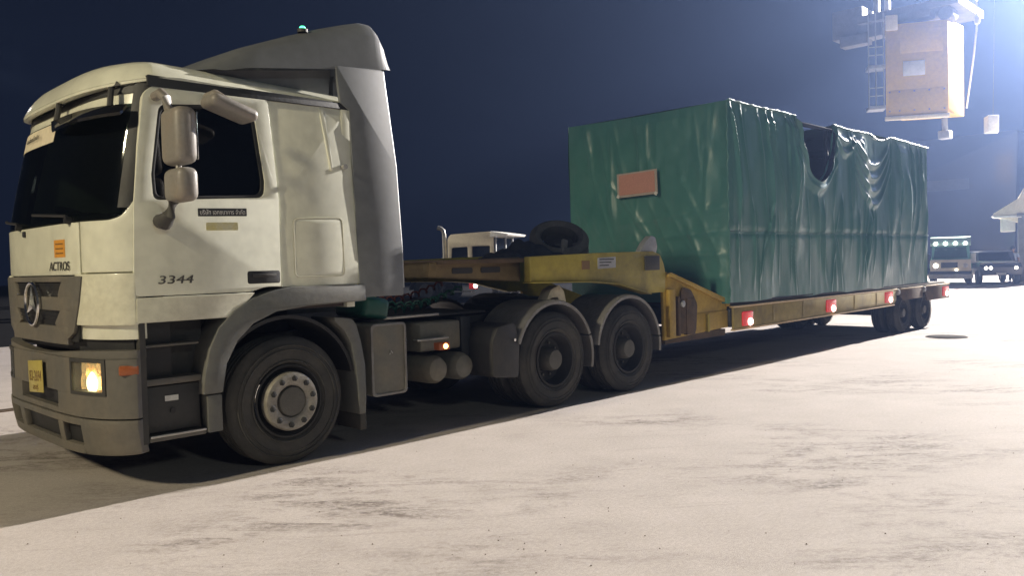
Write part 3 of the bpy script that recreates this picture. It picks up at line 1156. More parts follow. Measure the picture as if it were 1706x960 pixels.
def wheel_rear(x, y, z, parent, R=0.525, ri=0.292, wd=0.29, cap=0.115, out=0.02):
    b = MB()
    b.lathe(tyre_profile(R, ri, wd), (x, y, z), 'y', 48)
    b.lathe(tyre_profile(R, ri, wd), (x, y + wd + 0.04, z), 'y', 40)
    for rr in (R * .8, R * .87, R * .65):
        b.lathe([(rr - .006, -0.011), (rr, -0.017), (rr + .006, -0.011)], (x, y, z), 'y', 48)
    w = b.build('wheel', M['rubber'], parent)
    b = MB()
    b.lathe([(ri + .01, 0.005), (ri - .015, 0.0), (ri - .03, 0.05), (ri - .05, 0.15), (ri - .10, 0.17), (cap, 0.17)], (x, y, z), 'y', 40)
    b.build('rim', M['rim_dark'], w)
    b = MB()
    b.lathe([(cap * 1.12, 0.17), (cap * 1.1, 0.06), (cap, out), (cap * .9, out - .02), (0.0, out - .026)], (x, y, z), 'y', 32)
    b.build('hub_cap', M['hub_mid'], w)
    proto = None
    for k in range(10):
        a = 2 * pi * k / 10
        rr = (cap + ri) * .5 - .02
        loc = Vector((x + rr * cos(a), y + 0.165, z + rr * sin(a)))
        if proto is None:
            bb = MB()
            bb.cyl((0, 0.01, 0), (0, -0.025, 0), 0.018, 0.016, seg=6)
            proto = bb.build('wheel_nut', M['hub_mid'], w, weld=False)
            off = parent_offset(parent)
            for v in proto.data.vertices:
                v.co += off
            o = proto
        else:
            o = proto.copy()
            COL.objects.link(o)
        o.location = loc - parent_offset(parent)
    return w


AX1, AX2 = 3.26, 4.60
for ax in (AX1, AX2):
    wheel_rear(ax, 0.0, 0.525, truck)
    b = MB()
    b.lathe(tyre_profile(0.525, 0.292, 0.6), (ax, 1.9, 0.525), 'y', 32)
    b.build('wheel', M['rubber'], truck)
    b = MB()
    b.cyl((ax, 0.3, 0.525), (ax, 2.2, 0.525), 0.09, seg=16)
    b.cyl((ax, 1.05, 0.525), (ax, 1.45, 0.525), 0.24, 0.2, seg=20)
    b.build('drive_axle', M['chassis'], truck)


def mudguard_arc(cx, a0, a1, name='rear_mudguard', yy=(-0.02, 0.62), r0=0.60, r1=0.645):
    b = MB()
    b.lathe([(r0, yy[0]), (r1 - .012, yy[0] - .004), (r1, yy[0] + .02), (r1 + .006, yy[0] + .08), (r1, yy[0] + .12), (r1, yy[1]), (r0 + .01, yy[1]), (r0 + .01, yy[0] + .03), (r0, yy[0])], (cx, 0, 0.535), 'y', 22, radians(a0), radians(a1))
    return b.build(name, M['mudguard'], truck, bevel=0.0)


mudguard_arc(AX1, 0, 165, yy=(1.88, 2.52))
mudguard_arc(AX2, 0, 172, yy=(1.88, 2.52))
mudguard_arc(AX1, 22, 160)
mudguard_arc(AX1, -14, 20)
mudguard_arc(AX2, 10, 172)
mudguard_arc(AX2, -8, 8.5)
b = MB()
b.prism_xz(rounded([(2.30, 0.44), (2.66, 0.40), (2.69, 0.75), (2.62, 0.98), (2.38, 0.94), (2.30, 0.80)], 0.04), -0.01, 0.55)
b.build('side_flap', M['plastic_dark'], truck, bevel=0.02)
b = MB()
b.cyl((2.60, -0.035, 0.80), (2.60, -0.012, 0.80), 0.016, seg=12)
b.build('reflector_stud', M['chrome'], truck)
b = MB()
b.prism_xz(rounded([(3.42, 1.14), (3.52, 1.28), (3.66, 1.33), (3.74, 1.26), (3.78, 1.12), (3.66, 1.12), (3.64, 1.19), (3.54, 1.19)], 0.02), 0.28, 0.42)
b.build('release_lever', M['beige'], truck, bevel=0.01)

# --- chassis
b = MB()
for y0, y1 in ((0.80, 0.88), (1.62, 1.70)):
    b.box(-0.9, 5.15, y0, y1, 0.74, 1.02)
for x in (-0.8, 1.3, 2.6, 3.9, 5.0):
    b.box(x, x + 0.12, 0.88, 1.62, 0.78, 0.98)
b.box(-1.2, 0.5, 0.85, 1.65, 0.55, 1.22)
b.build('chassis_frame', M['chassis'], truck, bevel=0.008)
b = MB()
b.box(0.82, 2.62, 0.42, 2.1, 1.075, 1.10)
b.build('catwalk', M['chassis'], truck, bevel=0.006)
b = MB()
b.box(1.22, 1.95, 0.40, 0.43, 1.085, 1.108)
b.build('catwalk_edge', M['alu'], truck, bevel=0.003)
b = MB()
b.cyl((3.85, 1.25, 1.10), (3.85, 1.25, 1.16), 0.5, seg=32)
b.box(3.5, 4.2, 0.75, 1.75, 1.0, 1.10)
b.build('fifth_wheel', M['chassis'], truck, bevel=0.01)
b = MB()
TK = rounded([(0.815, 0.435), (1.205, 0.435), (1.205, 1.085), (0.815, 1.085)], 0.05)
b.prism_xz(TK, 0.0, 0.62)
tank = b.build('fuel_tank', M['tank'], truck, bevel=0.015, seg=3)
b = MB()
b.prism_xz(TK, -0.012, 0.012, [inset_scale(TK, 0.022)])
b.build('tank_rim', M['mudguard'], tank, bevel=0.005)
b = MB()
b.tube([(1.02, -0.004, 0.80), (1.028, -0.004, 0.84), (1.05, -0.004, 0.81)], 0.004, 6)
b.build('chalk_mark', M['ink_white'], tank)
b = MB()
b.box(1.62, 2.15, 0.30, 0.75, 0.74, 1.03)
bbx = b.build('battery_box', M['tank'], truck, bevel=0.03)
b = MB()
b.box(1.52, 1.92, 0.22, 0.29, 0.86, 0.88)
b.build('lamp_bracket', M['alu'], truck, bevel=0.004)
for cx in (1.72, 2.06):
    b = MB()
    prof = [(0.0, -0.17), (0.06, -0.165), (0.11, -0.14), (0.135, -0.09), (0.14, -0.04), (0.14, 0.5), (0.0, 0.52)]
    b.lathe(prof, (cx, 0.30, 0.57), 'y', 28)
    b.build('air_tank', M['tank'], truck)
b = MB()
b.box(1.63, 1.77, 0.03, 0.12, 0.775, 0.85)
sm = b.build('side_marker', M['amber'], truck, bevel=0.012)
b = MB()
b.lathe([(0.0, -0.02), (0.02, -0.014), (0.026, 0.0), (0.02, 0.01)], (1.71, 0.03, 0.812), 'y', 14)
b.build('bulb', M['lamp_amber'], sm)
b = MB()
b.box(2.2, 2.34, 0.35, 0.70, 0.55, 1.06)
b.cyl((2.42, 0.5, 0.6), (2.42, 0.9, 0.6), 0.12, seg=20)
b.build('air_dryer', M['chassis'], truck, bevel=0.02)
b = MB()
b.box(1.50, 2.55, 0.6, 1.9, 0.42, 0.75)
b.box(1.0, 1.4, 0.65, 1.85, 0.5, 1.06)
b.build('gearbox', M['chassis'], truck, bevel=0.05)
b = MB()
b.box(0.9, 2.68, 2.0, 2.45, 0.42, 1.16)
b.build('far_tank', M['chassis'], truck, bevel=0.05)
b = MB()
b.prism_xz([(1.26, 1.11), (1.46, 1.11), (1.44, 1.32), (1.38, 1.43), (1.26, 1.43)], 0.75, 1.05)
b.build('hose_post', M['olive'], truck, bevel=0.015)
for k, (mm, zz, nm) in enumerate(((M['green_hose'], 1.35, 'air_hose'), (M['green_hose'], 1.30, 'air_hose'), (M['red_hose'], 1.40, 'air_hose'))):
    b = MB()
    pts = []
    for i in range(70):
        t = i / 69
        x = 1.02 + 1.55 * t
        sag = -0.16 * sin(pi * t)
        a = t * 2 * pi * 14
        pts.append((x, 0.72 + 0.16 * k + 0.035 * cos(a), zz + sag + 0.035 * sin(a)))
    b.tube(pts, 0.012, 6)
    b.build(nm, mm, truck)
b = MB()
b.obox((0.98, 0.35, 1.22), (0.28, 0.5, 0.2), Matrix.Rotation(0.2, 3, 'Y'))
b.build('hose_bundle', M['green_hose'], truck, bevel=0.05, seg=3)

# --- wind deflectors
b = MB()
SPT = [(-0.76, 3.14), (-0.68, 3.18), (-0.37, 3.33), (-0.08, 3.45), (0.28, 3.595), (0.60, 3.715), (0.86, 3.80), (1.00, 3.84), (1.07, 3.838), (1.115, 3.79), (1.155, 3.68), (1.19, 3.50), (1.19, 3.40)]


def spoil(u, v):
    i = u * (len(SPT) - 1)
    k = min(int(i), len(SPT) - 2)
    t = i - k
    x = SPT[k][0] * (1 - t) + SPT[k + 1][0] * t
    z = SPT[k][1] * (1 - t) + SPT[k + 1][1] * t
    zb = 3.15 + 0.235 * max(0.0, min(1.0, (x + .6) / 1.75))
    e = abs(v * 2 - 1)
    kk = (1 - e ** 14) ** 0.4 if e < 1 else 0.0
    y = 1.25 + (v * 2 - 1) * (1.14 + 0.02 * (1 - kk))
    nose = 0.45 * max(0, (-.2 - x)) * e ** 4
    return (x + nose, y, zb + (max(z, zb) - zb) * kk)


VS = 72
b.grid(spoil, 36, VS)
spo = b.build('roof_spoiler', M['deflector'], truck, angle=55)
b = MB()
b.prism_xz([(-0.35, 3.10), (0.62, 3.0), (0.66, 3.34), (0.2, 3.27), (-0.5, 3.17)], 0.26, 0.30)
b.build('spoiler_skirt', M['deflector'], truck)
b = MB()
b.prism_xz([(-0.35, 3.10), (0.62, 3.0), (0.66, 3.34), (0.2, 3.27), (-0.5, 3.17)], 2.20, 2.24)
b.build('spoiler_skirt', M['deflector'], truck)
SD = [(0.715, 1.46), (0.77, 1.33), (1.19, 1.33), (1.185, 1.7), (1.155, 2.5), (1.10, 3.375), (0.60, 3.34), (0.615, 3.02), (0.70, 2.96)]
for sgn in (0, 1):
    fy = (lambda u, v, k: (u, ys(v) * .8 - 0.012 + 0.03 * k, v)) if not sgn else (lambda u, v, k: (u, 2 * W2 - ys(v) * .8 + 0.012 - 0.03 * k, v))
    b = MB()
    b.prism(rounded(SD, [0.01, 0.02, 0.02, 0, 0, 0.03, 0.02, 0, 0]), fy)
    sd = b.build('side_deflector', M['deflector'], truck, bevel=0.008)
    b = MB()
    pts = [fy(u, v, .5) for u, v in ((1.195, 1.4), (1.19, 1.7), (1.16, 2.5), (1.105, 3.36))]
    b.tube(pts, 0.014, 8)
    b.build('edge_trim', M['galv'], sd)
b = MB()
b.box(0.71, 0.75, 0.3, 2.2, 1.3, 3.3)
b.build('cab_back_panel', M['deflector'], truck)
b = MB()
b.lathe([(0.045, -0.03), (0.045, 0.0), (0.0, 0.0)], (0.40, 0.27, 3.655), 'z', 16)
bc = b.build('beacon_base', M['plastic_dark'], truck)
b = MB()
b.lathe([(0.026, 0.0), (0.026, 0.014), (0.018, 0.024), (0.0, 0.028)], (0.40, 0.27, 3.655), 'z', 16)
b.build('green_beacon', M['beacon'], truck)

# --- mirrors
b = MB()
b.box(-1.03, -0.87, -0.42, -0.12, 2.345, 2.745)
mi = b.build('mirror', M['mirror'], truck, bevel=0.06, seg=4)
b = MB()
b.box(-0.872, -0.866, -0.39, -0.15, 2.38, 2.71)
b.build('mirror_glass', M['chrome'], mi, bevel=0.002)
b = MB()
b.box(-1.02, -0.87, -0.41, -0.12, 2.085, 2.325)
mi2 = b.build('wide_angle_mirror', M['mirror'], truck, bevel=0.055, seg=4)
b = MB()
b.tube([(-1.0, -0.005, 2.86), (-0.99, -0.09, 2.87), (-0.98, -0.15, 2.83), (-0.97, -0.17, 2.72)], [0.035, 0.04, 0.036, 0.03], 10)
b.build('mirror_arm', M['mirror'], truck)
b = MB()
b.tube([(-1.0, -0.0, 1.965), (-1.0, -0.09, 1.955), (-0.985, -0.14, 2.0), (-0.965, -0.18, 2.10)], [0.05, 0.062, 0.045, 0.04], 12)
b.build('mirror_arm', M['plastic_dark'], truck)
b = MB()
b.cyl((-0.96, -0.27, 2.32), (-0.96, -0.27, 2.36), 0.02, seg=10)
b.build('mirror_link', M['alu'], truck)
b = MB()
b.obox((-0.58, -0.30, 2.775), (0.37, 0.24, 0.095), Matrix.Rotation(radians(17), 3, 'Y'))
rm = b.build('kerb_mirror', M['mirror'], truck, bevel=0.045, seg=4)
b = MB()
b.tube([(-0.60, 0.0, 2.90), (-0.60, -0.12, 2.90), (-0.56, -0.24, 2.84)], [0.04, 0.045, 0.03], 10)
b.build('mirror_arm', M['mirror'], truck)

# ------------------------------------------------------------------ the low trailer
TR = Vector((9.2, 1.35, 0.0))
trailer = thing('lowbed_trailer', 'worn yellow gooseneck low trailer carrying the green wrapped crate', 'trailer', TR)
T0, T1 = 0.0, 2.72
NECK = [(1.85, 1.64), (3.0, 1.66), (4.2, 1.69), (5.25, 1.70), (5.40, 1.66), (5.48, 1.54), (5.52, 1.40), (5.50, 1.18), (5.10, 1.17), (4.6, 1.27), (4.2, 1.34), (3.0, 1.385), (1.85, 1.46)]
b = MB()
NK1 = [(2.98, 1.66), (4.2, 1.69), (5.25, 1.70), (5.40, 1.66), (5.48, 1.54), (5.52, 1.40), (5.50, 1.17), (5.12, 1.17), (4.75, 1.25), (4.45, 1.32), (4.0, 1.36), (2.98, 1.385)]
for yy in (0.08, 2.54):
    b = MB()
    b.prism_xz(NK1, yy, yy + 0.10)
    b.build('gooseneck_beam', M['olive'], trailer, bevel=0.012)
b = MB()
for yy in (0.30, 2.32):
    b.prism_xz([(1.75, 1.62), (3.05, 1.66), (3.05, 1.39), (1.75, 1.47)], yy, yy + 0.10)
b.box(1.75, 1.85, 0.3, 2.42, 1.47, 1.62)
b.build('gooseneck_nose', mat('grimy_brown_yellow_paint', (0.17, 0.12, 0.05), 0.6, dirt=0.8, dirt_col=(0.06, 0.045, 0.03), scale=2, bump=0.15), trailer, bevel=0.012)
b = MB()
b.box(1.85, 5.30, 0.19, 2.53, 1.60, 1.645)
b.build('gooseneck_plate', M['rust'], trailer, bevel=0.006)
b = MB()
b.box(2.98, 5.3, 0.06, 0.19, 1.375, 1.392) if False else b.prism_xz([(2.98, 1.372), (4.0, 1.348), (4.45, 1.308), (4.75, 1.238), (5.12, 1.158), (5.12, 1.168), (4.75, 1.25), (4.45, 1.32), (4.0, 1.36), (2.98, 1.385)], 0.02, 0.2)
b.build('beam_flange', M['olive'], trailer, bevel=0.003)
for x0 in (2.05, 2.45):
    b = MB()
    b.prism_xz(rounded([(x0, 1.50), (x0 + .28, 1.50), (x0 + .28, 1.56), (x0, 1.56)], 0.02), 0.292, 0.302)
    b.build('nose_slot', M['black'], trailer)
b = MB()
b.prism_xz(rounded([(4.12, 1.50), (4.46, 1.51), (4.46, 1.64), (4.12, 1.63)], 0.006), 0.072, 0.082)
dp = b.build('data_plate', M['galv'], trailer)
for k in range(3):
    b = MB()
    b.box(4.15, 4.42 - .05 * k, 0.0685, 0.0715, 1.605 - k * .035, 1.617 - k * .035)
    b.build('plate_print', M['ink'], dp)
b = MB()
b.prism_xz([(3.83, 1.50), (3.97, 1.50), (3.97, 1.60), (3.83, 1.60)], 0.073, 0.082)
b.build('hazard_sticker', M['ink_brown'], trailer)
b = MB()
b.box(5.05, 5.36, 0.06, 0.08, 1.46, 1.64)
b.build('rubber_pad', M['plastic_dark'], trailer, bevel=0.006)
b = MB()
b.prism_xz(rounded([(5.02, 1.69), (5.12, 1.80), (5.26, 1.90), (5.36, 1.88), (5.40, 1.76), (5.36, 1.66), (5.2, 1.68)], 0.03), 0.12, 0.2)
b.build('neck_hook', M['galv'], trailer, bevel=0.012)
# drop section behind the lorry's wheels
for yy in (0.06, 2.58):
    b = MB()
    b.prism_xz([(5.46, 1.44), (5.60, 1.42), (6.90, 1.03), (7.02, 0.985), (7.05, 0.90), (7.05, 0.60), (6.2, 0.57), (5.48, 0.54)], yy + .03, yy + 0.08)
    b.build('drop_web', M['yellow'], trailer, bevel=0.012)
b = MB()
b.prism_xz([(5.52, 1.40), (5.60, 1.42), (6.92, 1.03), (7.03, 0.99), (7.055, 0.90), (7.0, 0.90), (6.98, 0.955), (6.88, 0.975), (5.60, 1.365), (5.52, 1.36)], 0.045, 0.12)
b.build('drop_flange', M['yellow'], trailer, bevel=0.006)
for x, z1, w_, mm in ((5.52, 1.20, 0.14, 'yellow'), (5.72, 1.10, 0.05, 'rust'), (5.92, 1.06, 0.20, 'rust'), (6.45, 0.82, 0.04, 'olive')):
    b = MB()
    b.box(x, x + w_, 0.03, 0.09, 0.58, z1)
    b.build('web_stiffener', M[mm], trailer, bevel=0.008)
b = MB()
b.prism_xz(rounded([(5.78, 0.60), (6.16, 0.60), (6.20, 0.98), (6.05, 1.18), (5.86, 1.22), (5.78, 1.0)], 0.05), 0.045, 0.062)
b.build('oil_cover', M['rust'], trailer, bevel=0.006)
b = MB()
b.cyl((5.83, 0.02, 1.0), (5.83, 0.06, 1.0), 0.045, seg=14)
b.build('web_pin', M['galv'], trailer, bevel=0.006)
b = MB()
b.box(6.0, 7.05, 0.075, 0.11, 0.60, 0.845)
b.build('web_plate', M['yellow'], trailer, bevel=0.006)
b = MB()
b.box(5.5, 7.0, 0.10, 2.62, 0.49, 0.58)
b.build('drop_floor', M['rust'], trailer)
# deck
b = MB()
b.box(7.03, 13.2, 0.03, 2.69, 0.60, 0.86)
b.box(13.2, 16.3, 0.10, 2.62, 0.70, 0.90)
b.build('deck_frame', M['chassis'], trailer, bevel=0.01)
nb = 8
for k in range(nb):
    y0 = 0.05 + k * (2.62 / nb)
    b = MB()
    b.box(7.06, 16.3, y0, y0 + 2.62 / nb - 0.015, 0.905, 0.945 + 0.004 * (k % 3))
    b.build('deck_plank', M['wood'], trailer, bevel=0.004)
b = MB()
b.prism([(7.05, 0.575), (13.12, 0.605), (13.25, 0.68), (13.25, 0.875), (7.05, 0.875)], lambda u, v, k: (u, -0.01 + 0.035 * k, v))
b.build('side_rail', M.setdefault('rail', mat('dull_brown_yellow_rail', (0.31, 0.24, 0.07), 0.55, dirt=0.8, dirt_col=(0.12, 0.095, 0.05), scale=1.6, bump=0.06)), trailer, bevel=0.006)
b = MB()
b.prism([(7.05, 0.575), (13.12, 0.605), (13.25, 0.68), (13.25, 0.875), (7.05, 0.875)], lambda u, v, k: (u, 2.70 + 0.035 * k, v))
b.build('side_rail', M.setdefault('rail', mat('dull_brown_yellow_rail', (0.24, 0.19, 0.07), 0.55, dirt=0.8, dirt_col=(0.12, 0.095, 0.05), scale=1.6, bump=0.06)), trailer, bevel=0.006)
b = MB()
b.box(7.05, 13.26, -0.03, 0.06, 0.877, 0.905)
b.build('rail_cap', M['deck_edge'], trailer, bevel=0.006)
b = MB()
b.prism([(7.05, 0.548), (13.12, 0.58), (13.12, 0.603), (7.05, 0.573)], lambda u, v, k: (u, -0.025 + 0.07 * k, v))
b.build('rail_lip', M['deck_edge'], trailer, bevel=0.004)
for x in (8.2, 9.2, 11.2, 12.2):
    b = MB()
    b.box(x, x + 0.05, -0.018, -0.011, 0.62, 0.86)
    b.build('rail_stiffener', M['rail'], trailer, bevel=0.004)
for x0, x1, z0 in ((13.45, 14.7, 0.66), (14.86, 16.38, 0.58)):
    b = MB()
    b.prism_xz(rounded([(x0, 0.74), (x0 + .15, z0), (x1, z0), (x1, 0.875), (x0, 0.875)], 0.02), -0.01, 0.03)
    b.build('rear_rail', M['rust'], trailer, bevel=0.006)
    b = MB()
    b.box(x0, x1, -0.03, 0.05, 0.877, 0.90)
    b.build('rail_cap', M['deck_edge'], trailer, bevel=0.005)
for x in (13.33, 14.78):
    b = MB()
    b.lathe([(0.0, -0.05), (0.05, -0.04), (0.065, 0.0), (0.05, 0.06)], (x, 0.0, 0.83), 'y', 14)
    b.build('lashing_eye', M['galv'], trailer)
for x, z, hx in ((7.42, 0.70, .15), (10.25, 0.73, .19), (12.82, 0.75, .19), (16.10, 0.73, .19)):
    b = MB()
    b.prism_xz(rounded([(x - hx, z - .10), (x + hx, z - .10), (x + hx, z + .11), (x - hx, z + .11)], 0.03), -0.030, -0.013)
    ml = b.build('side_marker', M['red_lens'], trailer, bevel=0.004)
    b = MB()
    b.lathe([(0.0, -0.03), (0.04, -0.024), (0.055, -0.004), (0.055, 0.004), (0, 0.004)], (x + .06, -0.034, z - .045), 'y', 18)
    b.build('bulb', M['lamp_red'], ml)
for ax in (13.72, 14.92):
    for yy in (0.02, 2.12):
        wheel_rear(ax, yy, 0.40, trailer, R=0.40, ri=0.225, wd=0.24, cap=0.09)
    b = MB()
    b.cyl((ax, 0.3, 0.40), (ax, 2.4, 0.40), 0.07, seg=14)
    b.build('axle', M['chassis'], trailer)
b = MB()
b.box(10.2, 10.75, 1.9, 2.5, 0.32, 0.60)
b.box(11.0, 11.9, 2.0, 2.5, 0.36, 0.60)
b.box(12.1, 12.5, 2.1, 2.5, 0.30, 0.60)
b.cyl((11.2, 2.05, 0.42), (11.8, 2.05, 0.42), 0.12, seg=16)
b.build('underdeck_locker', M['chassis'], trailer, bevel=0.02)

# spare wheel and bundle on the neck
spare = thing('spare_wheel', 'grey spare wheel lying tilted on the trailer neck in front of the crate', 'spare wheel', (4.85, 1.30, 1.66))
tilt = Matrix.Translation((4.85, 1.30, 1.95)) @ Matrix.Rotation(radians(-38), 4, 'Z') @ Matrix.Rotation(radians(-52), 4, 'X')
for nm, prof, mm in (('tyre', tyre_profile(0.40, 0.25, 0.24), mat('faded_spare_rubber', (0.1, 0.098, 0.095), 0.7, dirt=0.6, dirt_col=(0.2, 0.19, 0.18), scale=4, bump=.1)),
                     ('rim', [(0.24, 0.02), (0.22, 0.05), (0.20, 0.12), (0.08, 0.12), (0.06, 0.10), (0.0, 0.10)], M['plastic_dark'])):
    b = MB()
    b.lathe(prof, (0, 0, 0), 'y', 40)
    bmesh.ops.transform(b.bm, matrix=tilt, verts=b.bm.verts)
    b.build(nm, mm, spare)
b = MB()
b.box(4.55, 5.15, 1.15, 1.75, 1.64, 1.72)
b.obox((4.72, 1.12, 1.76), (0.09, 0.06, 0.26), Matrix.Rotation(0.2, 3, 'Y'))
b.obox((5.06, 1.12, 1.74), (0.30, 0.06, 0.2), Matrix.Rotation(0.0, 3, 'Y'))
b.build('spare_carrier', M['mudguard'], spare, bevel=0.02)

b = MB()


def lump(u, v):
    x = 3.85 + 0.95 * u
    h = 0.24 * sin(pi * u) ** .7 * (0.55 + 0.45 * u) + 0.05 * sin(13 * u + 2 * v) * sin(pi * u) + 0.03 * sin(31 * u)
    a = pi * v
    return (x, 1.5 - 0.45 * cos(a) * (0.8 + .2 * sin(9 * u)), 1.645 + max(0.0, h) * sin(a) + .025 * sin(7 * v * 3 + 5 * u) * sin(a))


b.grid(lump, 40, 20)
lp = b.build('tarpaulin_bundle', M['crate_dark'], angle=80)
tag(lp, 'dark crumpled tarpaulin bundle lying on the trailer neck beside the spare wheel', 'bundle')

# ------------------------------------------------------------------ the wrapped crate
CX0, CX1, CY0, CY1, CZ0, CZ1 = 6.93, 15.0, -0.02, 2.88, 0.965, 3.80
crate = thing('wrapped_crate', 'huge crate wrapped in sagging glossy green tarpaulin on the low trailer', 'crate', (11.0, 1.43, 0.96))


def vnoise(x, y, seed=0):
    """cheap smooth value noise"""
    def h(i, j):
        n = math.sin(i * 127.1 + j * 311.7 + seed * 74.7) * 43758.5453
        return n - math.floor(n)
    i, j = math.floor(x), math.floor(y)
    fx, fy = x - i, y - j
    fx, fy = fx * fx * (3 - 2 * fx), fy * fy * (3 - 2 * fy)
    return ((h(i, j) * (1 - fx) + h(i + 1, j) * fx) * (1 - fy) + (h(i, j + 1) * (1 - fx) + h(i + 1, j + 1) * fx) * fy) * 2 - 1


# vertical drapes: (x at top, slant per m downward, width, height out, z top, z bottom)
rnd = random.Random(11)
DRAPES = []
for x in (7.02, 7.3, 7.75, 8.05, 8.2, 8.62, 8.8, 10.36, 11.0, 11.08, 12.98, 13.3, 13.85, 14.0, 14.45, 14.62, 14.92):
    DRAPES.append((x, rnd.uniform(.05, .24) if x < 9 else rnd.uniform(-.08, .08), rnd.uniform(.022, .045), rnd.uniform(.02, .055), 3.85, rnd.uniform(1.2, 2.9)))
for i in range(9):
    DRAPES.append((rnd.uniform(7.0, 14.9), rnd.uniform(-.12, .2), rnd.uniform(.12, .25), rnd.uniform(.03, .07), rnd.uniform(3.0, 3.85), rnd.uniform(1.0, 2.4)))
for i in range(17):
    x = rnd.uniform(7.0, 14.9)
    DRAPES.append((x, rnd.uniform(-.25, .25), rnd.uniform(.022, .05), rnd.uniform(.012, .04), rnd.uniform(1.7, 2.6), rnd.uniform(0.9, 1.3)))
for i in range(9):
    x = rnd.uniform(9.2, 12.4)
    DRAPES.append((x, (x - 10.9) * -.16, rnd.uniform(.03, .06), rnd.uniform(.03, .06), rnd.uniform(2.2, 2.6), rnd.uniform(1.2, 1.6)))
# swags: (x left, x right, z top, depth of the lowest fold, number of folds)
SWAGS = [(8.95, 10.45, 3.80, 1.10, 4), (11.15, 12.95, 3.80, 1.30, 4), (10.4, 11.2, 3.80, .55, 2)]


def side_out(x, z):
    d = 0.045 * vnoise(x * .8, z * .7, 1) + 0.012 * vnoise(x * 2.6, z * 1.1, 2) + 0.003 * vnoise(x * 9, z * 4, 3)
    for x0, sl, w_, h_, zt, zb in DRAPES:
        if z > zt + .15 or z < zb - .15:
            continue
        xc = x0 + sl * (zt - z) + 0.03 * sin(z * 3 + x0 * 7)
        q = (x - xc) / w_
        if abs(q) < 4:
            fade = max(0.0, min(1.0, (zt + .15 - z) / .3)) * max(0.0, min(1.0, (z - zb + .15) / .6))
            d += h_ * fade * (exp(-abs(q) ** 1.4) - 0.35 * exp(-((q - 1.6) ** 2)))
    for xl, xr, zt, dp, n in SWAGS:
        if xl - .1 < x < xr + .1:
            u = max(0.0, min(1.0, (x - xl) / (xr - xl)))
            for k in range(n):
                zc = zt - dp * (0.45 + 0.62 * k / n) * (1 - (2 * u - 1) ** 2 * (0.9 - .1 * k)) - 0.04 * k
                q = (z - zc) / 0.06
                if abs(q) < 4:
                    d += 0.05 * exp(-q * q) * (4 * u * (1 - u)) ** .4
    # the sheet bellies out between its hanging points and tucks in at the seam and foot
    d += 0.02 * sin(pi * min(1, max(0, (z - 0.96) / 2.8))) - 0.012 * exp(-((z - 1.95) / .05) ** 2)
    return max(d, -0.10)


def hole(x):
    """how far the torn top edge drops"""
    if 8.97 < x < 10.33:
        u = (x - 8.97) / 1.36
        return 1.02 * (max(0.0, sin(pi * u)) ** 0.55) * (0.92 + 0.12 * u)
    return 0.0


def top_z(x):
    z = CZ1 - 0.012 * abs(sin((x - 6.93) * 2.1)) - 0.03 * max(0.0, sin((x - 10.4) * 1.9)) * (x > 10.4)
    if 11.9 < x < 12.9:
        z -= 0.09 * sin(pi * (x - 11.9) / 1.0)
    return z - hole(x)


NU, NV = 760, 150


def side_fn(u, v):
    x = CX0 + (CX1 - CX0) * u
    zt = top_z(x)
    z = CZ0 - 0.01 + 0.02 * vnoise(x * 2.2, 0, 9) + (zt - CZ0) * v
    if v > 0.999:
        z = zt
    d = side_out(x, z)
    e = min(1.0, (x - CX0) / .12, (CX1 - x) / .12)
    d = d * max(0.15, e)
    roll = 0.0
    if hole(x) > 0.02:
        q = (zt - z) / 0.10
        roll = 0.06 * exp(-q * q)
    elif v > .93:
        d *= max(0.25, (1 - v) / .07)
    return (x, CY0 - d - roll, z)


b = MB()
b.grid(side_fn, NU, NV)
b.build('side_sheet', M['tarp'], crate, angle=80)


def front_fn(u, v):
    y = CY0 + (CY1 - CY0) * u
    z = CZ0 - 0.02 + (CZ1 - 0.02 * sin(pi * u) - CZ0 + 0.02) * v
    d = 0.035 * vnoise(y * .9, z * .8, 21) + 0.02 * vnoise(y * 2.6 + z * 1.2, z * 1.4, 22) + 0.008 * vnoise(y * 8, z * 5, 23)
    # creases that run down and towards the near corner
    for k, (y0, sl, w_, h_, zt, zb) in enumerate(FCREASE):
        q = (y - (y0 + sl * (zt - z))) / w_
        if abs(q) < 4 and zb - .2 < z < zt + .2:
            fade = max(0, min(1, (zt + .2 - z) / .4)) * max(0, min(1, (z - zb + .2) / .5))
            d += 0.7 * h_ * fade * exp(-abs(q) ** 1.5)
    for k in range(5):
        q = (z - (1.15 + .22 * k + 0.10 * (2.9 - y) * (k - 1.5) * .4)) / 0.05
        if abs(q) < 3:
            d += 0.016 * exp(-q * q) * max(0, min(1, (2.2 - y) / 1.2))
    e = min(1.0, u / .04, (1 - u) / .04, (1 - v) / .06 + .2)
    return (CX0 - d * max(0.1, e), y, z)


FCREASE = []
for i in range(16):
    FCREASE.append((rnd.uniform(0.1, 2.75), rnd.uniform(-.35, .15), rnd.uniform(.03, .06), rnd.uniform(.012, .03), rnd.uniform(3.2, 3.85), rnd.uniform(2.0, 2.9)))
for i in range(12):
    FCREASE.append((rnd.uniform(0.4, 2.8), rnd.uniform(-.8, -.3), rnd.uniform(.03, .06), rnd.uniform(.012, .025), rnd.uniform(2.0, 2.9), rnd.uniform(1.1, 1.8)))
b = MB()
b.grid(front_fn, 130, 120)
b.build('front_sheet', M['tarp'], crate, angle=80)
b = MB()
b.grid(lambda u, v: (CX1 + .02 * vnoise(u * 6, v * 5, 31), CY0 + (CY1 - CY0) * u, CZ0 + (CZ1 - CZ0) * v), 20, 20)
b.build('rear_sheet', M['tarp'], crate, angle=80)
b = MB()
b.grid(lambda u, v: (CX0 + (CX1 - CX0) * u, CY1 + .03 * vnoise(u * 16, v * 5, 32), CZ0 + (CZ1 - CZ0) * v), 60, 20)
b.build('far_sheet', M['tarp'], crate, angle=80)
b = MB()
